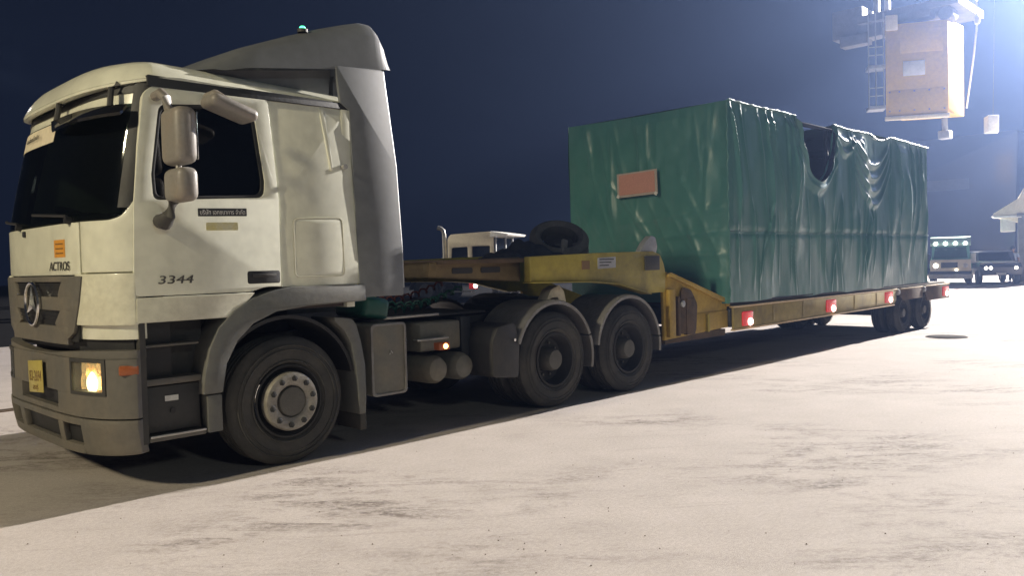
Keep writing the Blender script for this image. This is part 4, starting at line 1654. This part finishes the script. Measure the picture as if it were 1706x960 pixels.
b.grid(lambda u, v: (CX0 + (CX1 - CX0) * u, CY0 + (CY1 - CY0) * v, CZ1 - .004 - .10 * sin(pi * v) * abs(sin(pi * u * 5))), 60, 12,
       keep=lambda u, v: not (8.9 < CX0 + (CX1 - CX0) * u < 10.4 and v < .55))
b.build('top_sheet', M['tarp'], crate, angle=80)
b = MB()
b.box(7.2, 14.8, 0.55, 2.75, 0.97, 3.05)
b.box(8.0, 14.0, 0.9, 2.6, 3.05, 3.45)
b.build('machine_core', M['crate_dark'], crate, bevel=0.03)
b = MB()
for x in (7.0, 8.95, 10.36, 11.1, 12.98, 14.93):
    b.box(x - .03, x + .03, 0.05, 0.11, 0.97, 3.74)
b.box(6.98, 14.95, 0.05, 0.11, 3.70, 3.755)
b.box(6.98, 14.95, 2.78, 2.84, 3.70, 3.755)
b.build('crate_frame', M['crate_dark'], crate, bevel=0.006)
b = MB()


def seam_f(u, v, k):
    x = CX0 + .02 + (CX1 - CX0 - .04) * u
    z = 1.945 + 0.03 * (v - .5) + .006 * sin(x * 9)
    return (x, CY0 - side_out(x, z) - 0.012 + .006 * k, z)


b.slab(seam_f, 160, 1)
b.build('sheet_seam', M['tarp'], crate, angle=60)
b = MB()
for i in range(60):
    pass
pts = [(CX0 + (CX1 - CX0) * i / 160, CY0 - .03, top_z(CX0 + (CX1 - CX0) * i / 160) + .004) for i in range(161)]
b.tube(pts, [0.016 + .008 * sin(i * 1.3) * sin(i * .37) for i in range(161)], 6)
b.build('top_hem', M['tarp'], crate, angle=70)
b = MB()
pts = [(CX0 - .012 + .008 * sin(i * .9), CY0 - .012 + .008 * sin(i * 1.7), CZ0 + (CZ1 - CZ0) * i / 50) for i in range(51)]
b.tube(pts, 0.014, 6)
b.build('corner_hem', M['tarp'], crate, angle=70)
b = MB()
b.box(6.96, 15.1, -0.005, 2.87, 0.948, 0.967)
b.build('crate_skid', M['crate_dark'], crate)
placard = thing('warning_placard', 'plain faded orange rectangular placard fixed to the front of the green crate', 'placard', (6.84, 1.47, 2.75))
pr = Matrix.Rotation(radians(-1.5), 3, 'X')
b = MB()
b.obox((6.845, 1.47, 2.75), (0.012, 0.74, 0.37), pr)
b.build('placard_border', M['placard_edge'], placard)
b = MB()
b.obox((6.837, 1.47, 2.755), (0.008, 0.66, 0.31), pr)
b.build('placard_face', M['placard'], placard)
for dy, dz in ((-.36, -.18), (.36, -.18)):
    b = MB()
    b.obox((6.832, 1.47 + dy * .97, 2.75 + dz * .95), (0.008, 0.05, 0.05), Matrix.Rotation(.5, 3, 'X'))
    b.build('tape_corner', M['ink_white'], placard)

# ------------------------------------------------------------------ far vehicles
# yellow yard tractor with white cab, beyond the neck (authored along its own +x, built at its own place)
yard = thing('yard_tractor', 'yellow yard tractor with pale crew cab and tall exhaust, seen over the trailer neck', 'tractor',
             (19.1, 18.1, 0.0), radians(-66), local=True)
b = MB()
b.prism_xz(rounded([(-0.95, 1.45), (1.0, 1.45), (1.0, 2.70), (0.85, 2.82), (-0.8, 2.76), (-0.93, 2.6)], 0.06), -1.0, 1.0,
           [rounded([(-0.80, 1.62), (-0.08, 1.62), (-0.08, 2.26), (-0.78, 2.24)], .06), rounded([(0.08, 1.63), (0.82, 1.65), (0.86, 2.28), (0.08, 2.28)], .06)])
b.build('cab', M['beige'], yard, bevel=0.03)
b = MB()
b.prism_xz(rounded([(-0.80, 1.62), (0.86, 1.62), (0.86, 2.27), (-0.80, 2.25)], .06), -0.94, -0.92)
b.build('window_pane', M['glass_side'], yard)
b = MB()
b.box(-0.06, 0.06, -0.99, -0.9, 1.62, 2.27)
b.build('window_post', M['beige'], yard)
b = MB()
b.prism_xz([(0.85, 2.60), (1.55, 2.62), (1.62, 2.70), (0.9, 2.83)], -1.02, 1.02)
b.build('roof_visor', M['crane_white'], yard, bevel=0.02)
b = MB()
b.box(1.01, 1.04, -0.95, 0.95, 1.5, 2.58)
b.build('front_pane', M['glass_side'], yard)
for yy in (-0.96, 0.1, 0.9):
    b = MB()
    b.box(1.04, 1.09, yy, yy + .06, 1.45, 2.6)
    b.build('front_post', M['galv'], yard)
b = MB()
b.tube([(-1.25, -0.6, 1.55), (-1.25, -0.6, 2.75), (-1.28, -0.62, 2.93), (-1.38, -0.66, 3.03), (-1.5, -0.7, 3.06)], 0.085, 12)
b.cyl((-1.25, -.6, 1.5), (-1.25, -.6, 1.85), 0.14, seg=14)
b.build('exhaust_stack', M['alu'], yard)
b = MB()
b.box(-1.35, 2.2, -1.0, 1.0, 0.9, 1.4)
b.prism_xz([(-1.9, 1.4), (-1.0, 1.4), (-1.0, 1.75), (-1.4, 1.65)], -.8, .8)
b.build('engine_hood', M['black'], yard, bevel=0.05)
b = MB()
b.box(-3.6, -1.15, -1.15, 1.0, 1.1, 1.52)
b.build('loader_frame', M['crane_yellow'], yard, bevel=0.03)
b = MB()
b.box(-1.60, -1.0, -1.19, -1.155, 1.16, 1.50)
b.build('white_panel', M['beige'], yard, bevel=0.01)
text('81', 'fleet_number', 0.36, (-1.95, -1.165, 1.32), (1, 0, 0), (0, 0, 1), M['ink_white'], yard, depth=0.004, bold=0.006)
b = MB()
b.box(-3.6, -1.3, -1.17, -1.1, 1.04, 1.10)
b.build('frame_skirt', M['rust'], yard)
for xx in (-1.85, 1.5):
    for yy, hh in ((-1.2, .35), (.85, .35)):
        b = MB()
        b.lathe(tyre_profile(0.55, 0.30, hh), (xx, yy, 0.55), 'y', 32)
        wv = b.build('wheel', M['rubber'], yard)
        b = MB()
        b.lathe([(0.30, 0.02), (0.25, 0.06), (0.12, 0.04), (0.0, 0.02)], (xx, yy, 0.55), 'y', 24)
        b.build('rim', M['mudguard'], wv)
b = MB()
b.lathe([(0.66, -.05), (0.70, -.05), (0.70, .4), (0.66, .4), (0.66, -.05)], (-1.85, -1.2, 0.55), 'y', 20, radians(5), radians(175))
b.build('wheel_arch', M['plastic_dark'], yard)
b = MB()
b.box(0.0, 0.34, -1.16, -1.1, 0.62, 0.86)
tl = b.build('tail_lamp', M['red_lens'], yard, bevel=0.02)
b = MB()
b.lathe([(0, -.03), (.07, -.02), (.09, 0.0), (0, .0)], (0.28, -1.165, 0.74), 'y', 14)
b.build('bulb', M['lamp_red'], tl)
b = MB()
b.box(-0.7, 0.1, -1.2, -0.9, 0.50, 0.55)
b.build('side_step', M['galv'], yard)

# dark ship lying beyond the quay
r = MB()
r.grid(lambda u, v: (74 + 124 * u, -58 + 196 * v, 0.009), 10, 10)
wt = r.build('water', mat('night_water', (0.006, 0.009, 0.014), 0.12, dirt=0, bump=0.6, scale=0.4), smooth=False)
tag(wt, 'dark night water beyond the end of the yard', None, None, 'structure')
ship = thing('ship', 'dark hazy ship hull with a pale stripe, beyond the green truck', 'ship', (84.0, 26.0, 0.0))
b = MB()
b.prism_yz(rounded([(13.9, 0.02), (44, 0.02), (44, 12.2), (13.5, 12.2)], [1.5, 0, 0, .3]), 80.0, 90.0)
b.build('hull', M['navy'], ship, bevel=0.1)
b = MB()
b.box(79.93, 79.995, 17.5, 43.5, 7.3, 8.3)
b.build('hull_stripe', M['deflector'], ship)
# small green truck facing the camera
gt = thing('green_truck', 'small green-roofed truck facing the camera with four white roof lamps', 'truck', (39.8, 7.0, 0.0), radians(196), local=True)
b = MB()
b.prism_xz(rounded([(-1.0, 0.75), (0.45, 0.75), (0.5, 1.2), (0.15, 1.85), (-0.05, 2.05), (-1.0, 2.1)], .06), -0.8, 0.8)
gcab = b.build('cab', M['green_paint'], gt, bevel=0.04)
b = MB()
b.prism([(-0.72, 1.28), (0.72, 1.28), (0.66, 1.80), (-0.66, 1.80)], lambda u, v, k: (0.475 - (v - 1.24) * .54 + .02 - .03 * k, u, v))
b.build('windscreen', M['glass'], gt)
b = MB()
b.prism_xz(rounded([(-0.6, 2.02), (0.34, 1.86), (0.36, 1.98), (0.1, 2.26), (-0.6, 2.32)], .04), -0.86, 0.86)
b.build('roof_board', M['mint'], gt, bevel=0.05)
for k in range(4):
    yy = -0.63 + .42 * k
    b = MB()
    b.lathe([(0.0, .05), (.07, .04), (.095, 0), (.095, -.08)], (0.38, yy, 1.98), 'x', 14)
    b.build('roof_lamp', M['white_lamp'], gt)
b = MB()
b.box(0.40, 0.75, -0.86, 0.86, 0.62, 1.22)
b.build('bonnet', M['beige'], gt, bevel=0.06)
b = MB()
b.box(0.745, 0.77, -0.40, 0.30, 0.82, 1.08)
b.build('grille', M['plastic_dark'], gt)
for yy, mm in ((-0.62, 'warm_lamp'), (0.62, 'warm_lamp')):
    b = MB()
    b.lathe([(0.0, .03), (.08, .02), (.11, -.01), (.11, -.05)], (0.76, yy, 0.93), 'x', 16)
    b.build('headlamp', M[mm] if yy < 0 else M['alu'], gt)
b = MB()
b.lathe([(0.0, .03), (.03, .02), (.05, -.01), (.05, -.05)], (0.80, 0.25, 0.72), 'x', 12)
b.build('fog_lamp', M['warm_lamp'], gt)
b = MB()
b.box(0.70, 0.88, -0.95, 0.95, 0.30, 0.52)
b.build('bumper', M['crane_white'], gt, bevel=0.04)
b = MB()
b.box(0.6, 0.78, -0.85, 0.85, 0.52, 0.66)
b.build('bumper_gap', M['black'], gt)
for yy in (-0.95, 0.95):
    b = MB()
    b.box(0.15, 0.25, yy - .11, yy + .11, 1.02, 1.50)
    b.build('mirror', M['crane_white'] if yy > 0 else M['black'], gt, bevel=0.04)
b = MB()
b.box(-4.2, -1.1, -0.95, 0.95, 0.75, 1.25)
b.build('cargo_bed', M['green_paint'], gt, bevel=0.03)
for xx in (0.1, -3.0):
    for yy in (-0.9, 0.66):
        b = MB()
        b.lathe(tyre_profile(0.36, 0.2, 0.24), (xx, yy, 0.36), 'y', 24)
        b.build('wheel', M['rubber'], gt)

# dark pickup beside it
pk = thing('dark_pickup', 'dark pickup with twin lit headlamps and pale bonnet, right of the green truck', 'pickup', (41.7, 5.75, 0.0), radians(206), local=True)
b = MB()
b.prism_xz(rounded([(-2.3, 0.45), (2.0, 0.42), (2.05, 0.85), (1.85, 1.0), (0.85, 1.08), (0.35, 1.55), (-0.75, 1.58), (-0.95, 1.05), (-2.3, 1.02)], .06), -0.85, 0.85)
b.build('body', M['navy'], pk, bevel=0.08)
b = MB()
b.prism([(-0.70, 1.10), (0.70, 1.10), (0.62, 1.50), (-0.62, 1.50)], lambda u, v, k: (0.85 - (v - 1.08) * 1.06 + .04 - .03 * k, u, v))
b.build('windscreen', M['glass'], pk)
b = MB()
b.prism([(0.95, -0.72), (1.82, -0.70), (1.82, 0.70), (0.95, 0.72)], lambda u, v, k: (u, v, 1.09 - (u - .85) * .075 + 0.012 - .02 * k))
b.build('bonnet', M['crane_white'], pk, bevel=0.005)
for yy in (-0.62, -0.42, 0.62):
    b = MB()
    b.lathe([(0.0, .04), (.05, .03), (.075, 0), (.075, -.06)], (2.04, yy, 0.78), 'x', 12)
    b.build('headlamp', M['warm_lamp'] if yy > .5 or yy < -.3 else M['alu'], pk)
b = MB()
b.box(2.03, 2.08, -0.2, 0.2, 0.45, 0.55)
b.build('number_plate', M['crane_white'], pk)
for xx in (1.3, -1.4):
    for yy in (-0.9, 0.66):
        b = MB()
        b.lathe(tyre_profile(0.36, 0.22, 0.24), (xx, yy, 0.36), 'y', 24)
        wv = b.build('wheel', M['rubber'], pk)
        b = MB()
        b.lathe([(0.22, 0.02), (0.18, 0.05), (0.0, 0.02)], (xx, yy, 0.36), 'y', 20)
        b.build('rim', M['hub'], wv)

# port hopper with pale slanting panels, at the right edge
hp = thing('port_hopper', 'pale port hopper with slanted ribbed chute over a dark post', 'hopper', (45.0, 4.9, 0.0), radians(18 + 180), local=True)
# local +x points to the camera, +y to the picture's left... panels stand in the y-z plane
b = MB()
b.prism_yz([(0.2, 2.95), (1.55, 3.35), (1.5, 3.52), (0.4, 4.25), (-0.1, 5.2), (-0.25, 8.0), (-2.4, 8.0), (-2.4, 1.2), (0.12, 1.2)], -0.9, 0.0)
b.build('chute', M['beige'], hp, bevel=0.03)
for y0 in (-0.55, -0.95, -1.4, -1.85):
    b = MB()
    b.prism_yz([(y0, 1.4), (y0 + .16, 1.4), (y0 + .5, 4.1), (y0 + .36, 4.1)], 0.0, 0.10)
    b.build('chute_rib', M['crane_white'], hp, bevel=0.02)
b = MB()
b.prism_yz([(1.5, 3.28), (1.6, 3.38), (0.3, 3.38), (0.3, 3.24)], -0.9, 0.06)
b.build('chute_lip', M['crane_white'], hp, bevel=0.01)
b = MB()
b.box(-0.5, -0.1, 0.55, 1.2, 2.55, 3.22)
b.build('control_box', M['crane_white'], hp, bevel=0.03)
b = MB()
b.box(-0.35, 0.05, 0.15, 0.45, 0.0, 3.4)
b.box(-0.35, 0.0, -2.3, -2.0, 0.0, 1.3)
b.box(-0.40, 0.1, -0.3, 0.5, 3.3, 3.45)
b.build('post', M['crane_grey'], hp, bevel=0.02)
b = MB()
b.box(-0.5, 0.2, -2.4, -0.6, 0.62, 1.15)
b.build('base_beam', M['crane_yellow'], hp, bevel=0.03)
for y0 in (-0.9, -1.5, -2.1):
    b = MB()
    b.cyl((-.3, y0, .30), (.1, y0, .30), .30, seg=20)
    b.build('wheel', M['rubber'], hp)
b = MB()
b.tube([(-0.2, 0.3, 0.9), (-.1, 0.55, 0.5), (0.0, 0.85, 0.05)], 0.05, 8)
b.tube([(-0.2, 0.3, 0.9), (-.1, 0.05, 0.5), (0.0, -0.1, 0.05)], 0.05, 8)
b.build('brace', M['crane_white'], hp)

for ch in hp.children:
    for v in ch.data.vertices:
        v.co.y = -v.co.y
    ch.data.flip_normals()

# ------------------------------------------------------------------ the man by the hopper


def skin_body(name, pts, edges, radii, material, parent, levels=2):
    me = bpy.data.meshes.new(name)
    me.from_pydata(pts, edges, [])
    o = bpy.data.objects.new(name, me)
    COL.objects.link(o)
    md = o.modifiers.new('skin', 'SKIN')
    md.use_smooth_shade = True
    for i, rr in enumerate(radii):
        me.skin_vertices[0].data[i].radius = rr if isinstance(rr, tuple) else (rr, rr)
    me.skin_vertices[0].data[0].use_root = True
    o.modifiers.new('sub', 'SUBSURF').levels = levels
    o.modifiers['sub'].render_levels = levels
    bpy.context.view_layer.update()
    dg = bpy.context.evaluated_depsgraph_get()
    m2 = bpy.data.meshes.new_from_object(o.evaluated_get(dg))
    bpy.data.objects.remove(o)
    for p in m2.polygons:
        p.use_smooth = True
    m2.materials.clear()
    m2.materials.append(material)
    m2.name = name
    o = bpy.data.objects.new(name, m2)
    COL.objects.link(o)
    o.parent = parent
    return o


man = thing('person', 'person in pale blue shirt and dark trousers standing by the port hopper', 'person', (42.4, 4.98, 0.0), radians(190), local=True)
# local: +x the way he faces, +y his left
P = [(0, 0, 0.95), (0, 0, 1.10), (0.01, 0, 1.28), (0.0, 0, 1.42), (0.01, 0, 1.50), (0.03, 0, 1.58), (0.035, 0, 1.66), (0.03, 0, 1.72),
     (0, 0.10, 0.90), (0.03, 0.11, 0.50), (0.0, 0.12, 0.09), (0.15, 0.14, 0.04),
     (0, -0.10, 0.90), (-0.02, -0.12, 0.50), (-0.06, -0.13, 0.09), (0.09, -0.16, 0.04),
     (0.0, 0.18, 1.40), (0.0, 0.24, 1.14), (0.10, 0.25, 0.92), (0.13, 0.24, 0.84),
     (0.0, -0.18, 1.40), (-0.03, -0.25, 1.14), (0.06, -0.27, 0.91), (0.09, -0.27, 0.82)]
E = [(0, 1), (1, 2), (2, 3), (3, 4), (4, 5), (5, 6), (6, 7), (0, 8), (8, 9), (9, 10), (10, 11), (0, 12), (12, 13), (13, 14), (14, 15),
     (3, 16), (16, 17), (17, 18), (18, 19), (3, 20), (20, 21), (21, 22), (22, 23)]
RR = [(.12, .15), (.11, .14), (.12, .16), (.09, .13), .05, .075, .09, .06, .085, .06, .042, .035, .085, .06, .042, .035,
      .055, .042, .032, .03, .055, .042, .032, .03]
skin_body('body', P, E, RR, M['skin'], man)
for s_, base, dirx in ((1, Vector((0.13, 0.24, 0.84)), 1), (-1, Vector((0.09, -0.27, 0.82)), -1)):
    pts, eds, rad = [tuple(base)], [], [.028]
    for k in range(5):
        off = Vector(((-.035 + .022 * k) if k < 4 else .05, 0, 0))
        L = (.07, .085, .09, .08, .05)[k]
        a = base + off + Vector((0, 0, -.05 if k < 4 else -.01))
        c = a + Vector((.015, -.012 * s_, -L * .55))
        d = c + Vector((.012, -.02 * s_, -L * .4))
        n0 = len(pts)
        pts += [tuple(a), tuple(c), tuple(d)]
        eds += [(0, n0), (n0, n0 + 1), (n0 + 1, n0 + 2)]
        rad += [.0105, .0095, .008]
    skin_body('hand', pts, eds, rad, M['skin'], man, 1)
SH = [(0, 0, 0.93), (0, 0, 1.10), (0.01, 0, 1.28), (0, 0, 1.43), (0.0, 0.19, 1.39), (0.0, 0.235, 1.22), (0.0, -0.19, 1.39), (-0.02, -0.245, 1.22)]
skin_body('shirt', SH, [(0, 1), (1, 2), (2, 3), (3, 4), (4, 5), (3, 6), (6, 7)], [(.135, .17), (.125, .155), (.135, .175), (.095, .13), .072, .06, .072, .06], M['shirt'], man)
TRS = [P[i] for i in (0, 8, 9, 10, 12, 13, 14)]
skin_body('trousers', TRS, [(0, 1), (1, 2), (2, 3), (0, 4), (4, 5), (5, 6)], [(.13, .165), .10, .075, .062, .10, .075, .062], M['trousers'], man)
for q in (10, 14):
    x, y, z = P[q]
    b = MB()
    b.box(x - .07, x + .20, y - .045, y + .05, 0.0, 0.09)
    b.build('shoe', M['black'], man, bevel=0.03)
b = MB()
b.lathe([(0.0, .125), (.05, .12), (.085, .09), (.102, .04), (.10, -.01), (.09, -.03)], (0.022, 0, 1.665), 'z', 20)
b.build('hair', M['hair'], man)
for yy in (-.034, .034):
    b = MB()
    b.lathe([(0, .008), (.012, .004), (.013, 0)], (0.122, yy, 1.655), 'x', 10)
    b.build('eye', M['hair'], man)
b = MB()
b.obox((0.135, 0, 1.62), (.035, .03, .05), Matrix.Rotation(.3, 3, 'Y'))
b.build('nose', M['skin'], man, bevel=.01)
b = MB()
b.box(0.105, 0.122, -.028, .028, 1.572, 1.582)
b.build('mouth', M['rust'], man, bevel=.003)
for yy in (-.1, .1):
    b = MB()
    b.box(0.01, 0.05, yy - .012, yy + .012, 1.61, 1.68)
    b.build('ear', M['skin'], man, bevel=.01)

# ------------------------------------------------------------------ crane: tower off to the right, girder overhead, hanging cabin
crane = thing('harbour_crane', 'harbour crane with yellow operator cabin hanging from its girder above the yard', 'crane', (48.5, -6.0, 0.0))
b = MB()
for x in (47.4, 49.4):
    for y in (-7.0, -5.0):
        b.box(x, x + .35, y, y + .35, 0, 24)
for k in range(8):
    z = 0.5 + 3 * k
    for x in (47.4, 49.4):
        b.tube([(x + .17, -6.8, z), (x + .17, -4.85, z + 2.6)], 0.08, 6)
    b.tube([(47.6, -4.85, z), (49.6, -4.85, z + 2.6)], 0.08, 6)
b.build('tower', M['crane_grey'], crane)
b = MB()
b.box(47.6, 48.3, -7, 14.2, 22.0, 23.2)
b.box(49.2, 49.7, -7, 14.2, 22.0, 23.2)
b.build('girder', M['crane_grey'], crane, bevel=0.04)
b = MB()
b.box(45.4, 50.0, 8.2, 13.6, 14.95, 15.4)
b.box(45.9, 46.9, 12.4, 13.6, 14.2, 14.95)
b.box(46.2, 48.2, 13.6, 15.4, 14.5, 16.2)
b.box(45.8, 46.6, 13.2, 14.8, 13.9, 14.5)
b.box(45.3, 46.2, 9.6, 11.4, 14.55, 14.95)
b.cyl((45.6, 8.9, 14.6), (46.6, 8.9, 14.6), 0.38, seg=20)
b.cyl((45.6, 10.2, 14.9), (46.6, 10.2, 14.9), 0.3, seg=20)
for y in (8.4, 13.2):
    b.box(47.6, 47.9, y, y + .3, 15.4, 22.0)
    b.box(49.3, 49.6, y, y + .3, 15.4, 22.0)
b.build('trolley', M['crane_grey'], crane, bevel=0.03)
b = MB()
# cabin plan: near corner, left corner, right corner
CP = [(45.65, 8.80), (44.10, 11.55), (46.4, 11.5), (47.92, 8.66)]
b.prism_xy(CP, 9.18, 14.25)
cabin = b.build('operator_cabin', M['crane_yellow'], crane, bevel=0.05)
dl = Vector((CP[1][0] - CP[0][0], CP[1][1] - CP[0][1], 0)).normalized()
nl = Vector((-dl.y, dl.x, 0))
if nl.x > 0:
    nl = -nl
c0 = Vector((CP[0][0], CP[0][1], 0))


def on_left(b, a0, a1, z0, z1, pr0=0.03, th=0.05):
    R = Matrix((dl, nl, Vector((0, 0, 1)))).transposed()
    c = c0 + dl * (a0 + a1) / 2 + nl * (pr0 - th / 2) + Vector((0, 0, (z0 + z1) / 2))
    return b.obox(c, (abs(a1 - a0), th, z1 - z0), R)


b = MB()
on_left(b, 1.15, 2.25, 11.35, 12.15)
b.build('cabin_sign', M['crane_white'], cabin, bevel=0.01)
b = MB()
on_left(b, 0.15, 3.0, 9.35, 10.6, 0.02)
b.build('lower_panel', M['crane_yellow'], cabin, bevel=0.02)
b = MB()
on_left(b, -0.05, 3.2, 8.95, 9.17, 0.12, .2)
b.build('cabin_skirt', M['beige'], cabin, bevel=0.03)
b = MB()
on_left(b, 2.5, 3.12, 13.9, 14.75, 0.06, .1)
b.build('cabin_fin', M['beige'], cabin, bevel=0.05)
b = MB()
on_left(b, 0.25, 2.4, 12.6, 13.9, 0.02, .05)
b.build('upper_panel', M['crane_yellow'], cabin, bevel=0.02)
b = MB()
for a_ in (0.2, 0.95, 1.7, 2.45, 2.95):
    for z_ in (9.45, 10.5):
        on_left(b, a_ - .04, a_ + .04, z_ - .04, z_ + .04, 0.05, .06)
bolts = b.build('bolt_heads', M['crane_grey'], cabin)
tag(bolts, kind='stuff')
# walkway on the left with rails
 
for z in (9.7, 11.95):
    b = MB()
    R = Matrix((dl, nl, Vector((0, 0, 1)))).transposed()
    b.obox(c0 + dl * 3.62 + nl * -0.3 + Vector((0, 0, z)), (0.9, 0.9, 0.22), R)
    b.build('walkway', M['galv'], crane, bevel=0.02)
b = MB()
for q in (3.25, 3.65, 4.02):
    p = c0 + dl * q + nl * 0.1
    b.tube([(p.x, p.y, 9.8), (p.x, p.y, 14.9)], 0.035, 6)
for z in (10.35, 10.8, 12.6, 13.05):
    p0, p1 = c0 + dl * 3.25 + nl * .1, c0 + dl * 4.02 + nl * .1
    b.tube([(p0.x, p0.y, z), (p1.x, p1.y, z)], 0.03, 6)
b.build('guard_rail', M['galv'], crane)
b = MB()
b.tube([(45.75, 7.38, 14.9), (45.75, 7.38, 13.7), (46.3, 7.7, 12.2), (47.6, 8.45, 9.6)], 0.045, 6)
b.lathe([(0, .25), (.12, .2), (.16, 0), (.12, -.2), (0, -.25)], (45.75, 7.38, 13.9), 'z', 12)
b.build('cable', M['crane_white'], crane)
b = MB()
b.tube([(46.6, 9.3, 9.2), (46.7, 9.3, 8.3)], 0.16, 10)
b.box(46.4, 47.0, 9.0, 9.6, 7.9, 8.35)
b.build('cabin_lamp', M['galv'], crane, bevel=0.04)
hb = thing('hanging_box', 'small pale control box hanging alone below the crane girder', 'box', (47.5, 6.83, 8.1))
b = MB()
b.prism_xy([(47.2, 6.75), (46.9, 7.2), (47.6, 7.6), (48.0, 7.0)], 8.05, 8.95)
b.build('box_shell', M['crane_white'], hb, bevel=0.03)
b = MB()
b.tube([(47.45, 7.1, 8.95), (47.9, 7.1, 15.6)], 0.012, 6)
b.build('hanger_cable', M['crane_grey'], hb)

# ------------------------------------------------------------------ floodlight masts


def flood_mast(name, label, base, head_pos, target, n, col, watt, cone, blend, radius, spread=0.55, group=None, stack=False):
    m = thing(name, label, 'floodlight mast', base, group=group)
    head_pos = Vector(head_pos)
    bz = Vector((base[0], base[1], 0))
    b = MB()
    b.cyl(bz, (base[0], base[1], head_pos.z + 0.9), 0.22, 0.11, seg=14)
    b.build('mast', M['galv'], m)
    d = (Vector(target) - head_pos).normalized()
    side = d.cross(Vector((0, 0, 1))).normalized()
    up = side.cross(d)
    R = Matrix((side, d, up)).transposed()
    b = MB()
    b.tube([(base[0], base[1], head_pos.z + .5), tuple(head_pos - d * .4 + Vector((0, 0, .2)))], 0.06, 8)
    b.build('lamp_arm', M['galv'], m)
    for k in range(n):
        c = head_pos + (up if stack else side) * (k - (n - 1) / 2) * spread
        b = MB()
        b.obox(c - d * .16, (0.5, 0.22, 0.42), R)
        hd_ = b.build('lamp_housing', M['crane_grey'], m, bevel=0.03)
        b = MB()
        b.obox(c - d * .035, (0.44, 0.02, 0.36), R)
        b.build('lamp_face', M['flood'], hd_)
        s = spot('floodlight_beam', c + d * .06, target, watt / n, col, cone, blend, radius)
        mw = s.matrix_basis.copy()
        s.parent = m
        s.matrix_basis = Matrix.Translation(-Vector(base)) @ mw
    return m


flood_mast('floodlight_mast', 'tall floodlight mast behind the trailer casting the long shadows', (71.3, -0.35, 0), KEY_POS, (4.0, -0.2, 0.5), 2, (1.0, 0.93, 0.86), KEY_W, 100, 0.35, 0.12, 0.55, stack=True)
flood_mast('floodlight_mast', 'lower floodlight mast ahead of the lorry on the near side', (-16.4, -0.7, 0), FILL_POS, (-4.5, 0.2, 0.0), 2, (1.0, 0.87, 0.58), FILL_W, 66, 0.6, 0.3, 0.6, stack=True)

flood_mast('floodlight_mast', 'added unseen floodlight mast, fill light for the near side of the lorry', (-6.0, -39.2, 0), SIDE_POS, (0.5, 0.0, 1.8), 2, (0.90, 1.0, 0.92), SIDE_W, 50, 0.9, 1.5, 0.7)  # added fill lamp out of view, for the near side

flood_mast('floodlight_mast', 'added unseen floodlight mast that brightens the cab of the yard tractor', (3.0, 36.0, 0), (4.0, 35.0, 11.0), (19.2, 18.0, 2.5), 2, (1.0, 0.9, 0.7), 17000.0, 13, 0.9, 0.3, 0.7)  # added lamp out of view, only there to light the tractor's cab

# headlamp beam on the ground ahead
spot('headlamp_beam', (-1.62, 0.42, 0.80), (-6.0, 0.1, 0.0), 90, (1.0, 0.72, 0.42), 110, 0.9, 0.04).parent = None

# flat drain cover at the rear of the trailer
b = MB()
b.lathe([(0.0, 0.012), (0.34, 0.012), (0.36, 0.0)], (13.2, -0.92, 0.002), 'z', 28)
dc = b.build('drain_cover', mat('dull_iron_cover', (0.16, 0.155, 0.15), 0.95, dirt=0.6, scale=8, spec=0.0))
tag(dc, 'round grey drain cover in the concrete near the trailer wheels', 'drain cover')

# ------------------------------------------------------------------ night haze
b = MB()
b.box(-62, 202, -62, 142, -1.0, 32)
hz = b.build('haze', M['ground'], smooth=False)
hm = bpy.data.materials.new('night_haze')
hm.use_nodes = True
nt = hm.node_tree
nt.nodes.clear()
out = nt.nodes.new('ShaderNodeOutputMaterial')
pv = nt.nodes.new('ShaderNodeVolumePrincipled')
pv.inputs['Color'].default_value = (0.36, 0.52, 1.0, 1)
pv.inputs['Density'].default_value = HAZE_DENSITY
pv.inputs['Anisotropy'].default_value = 0.78
nt.links.new(pv.outputs[0], out.inputs['Volume'])
hz.data.materials.clear()
hz.data.materials.append(hm)
tag(hz, 'thin damp night haze over the whole yard', None, None, 'stuff')
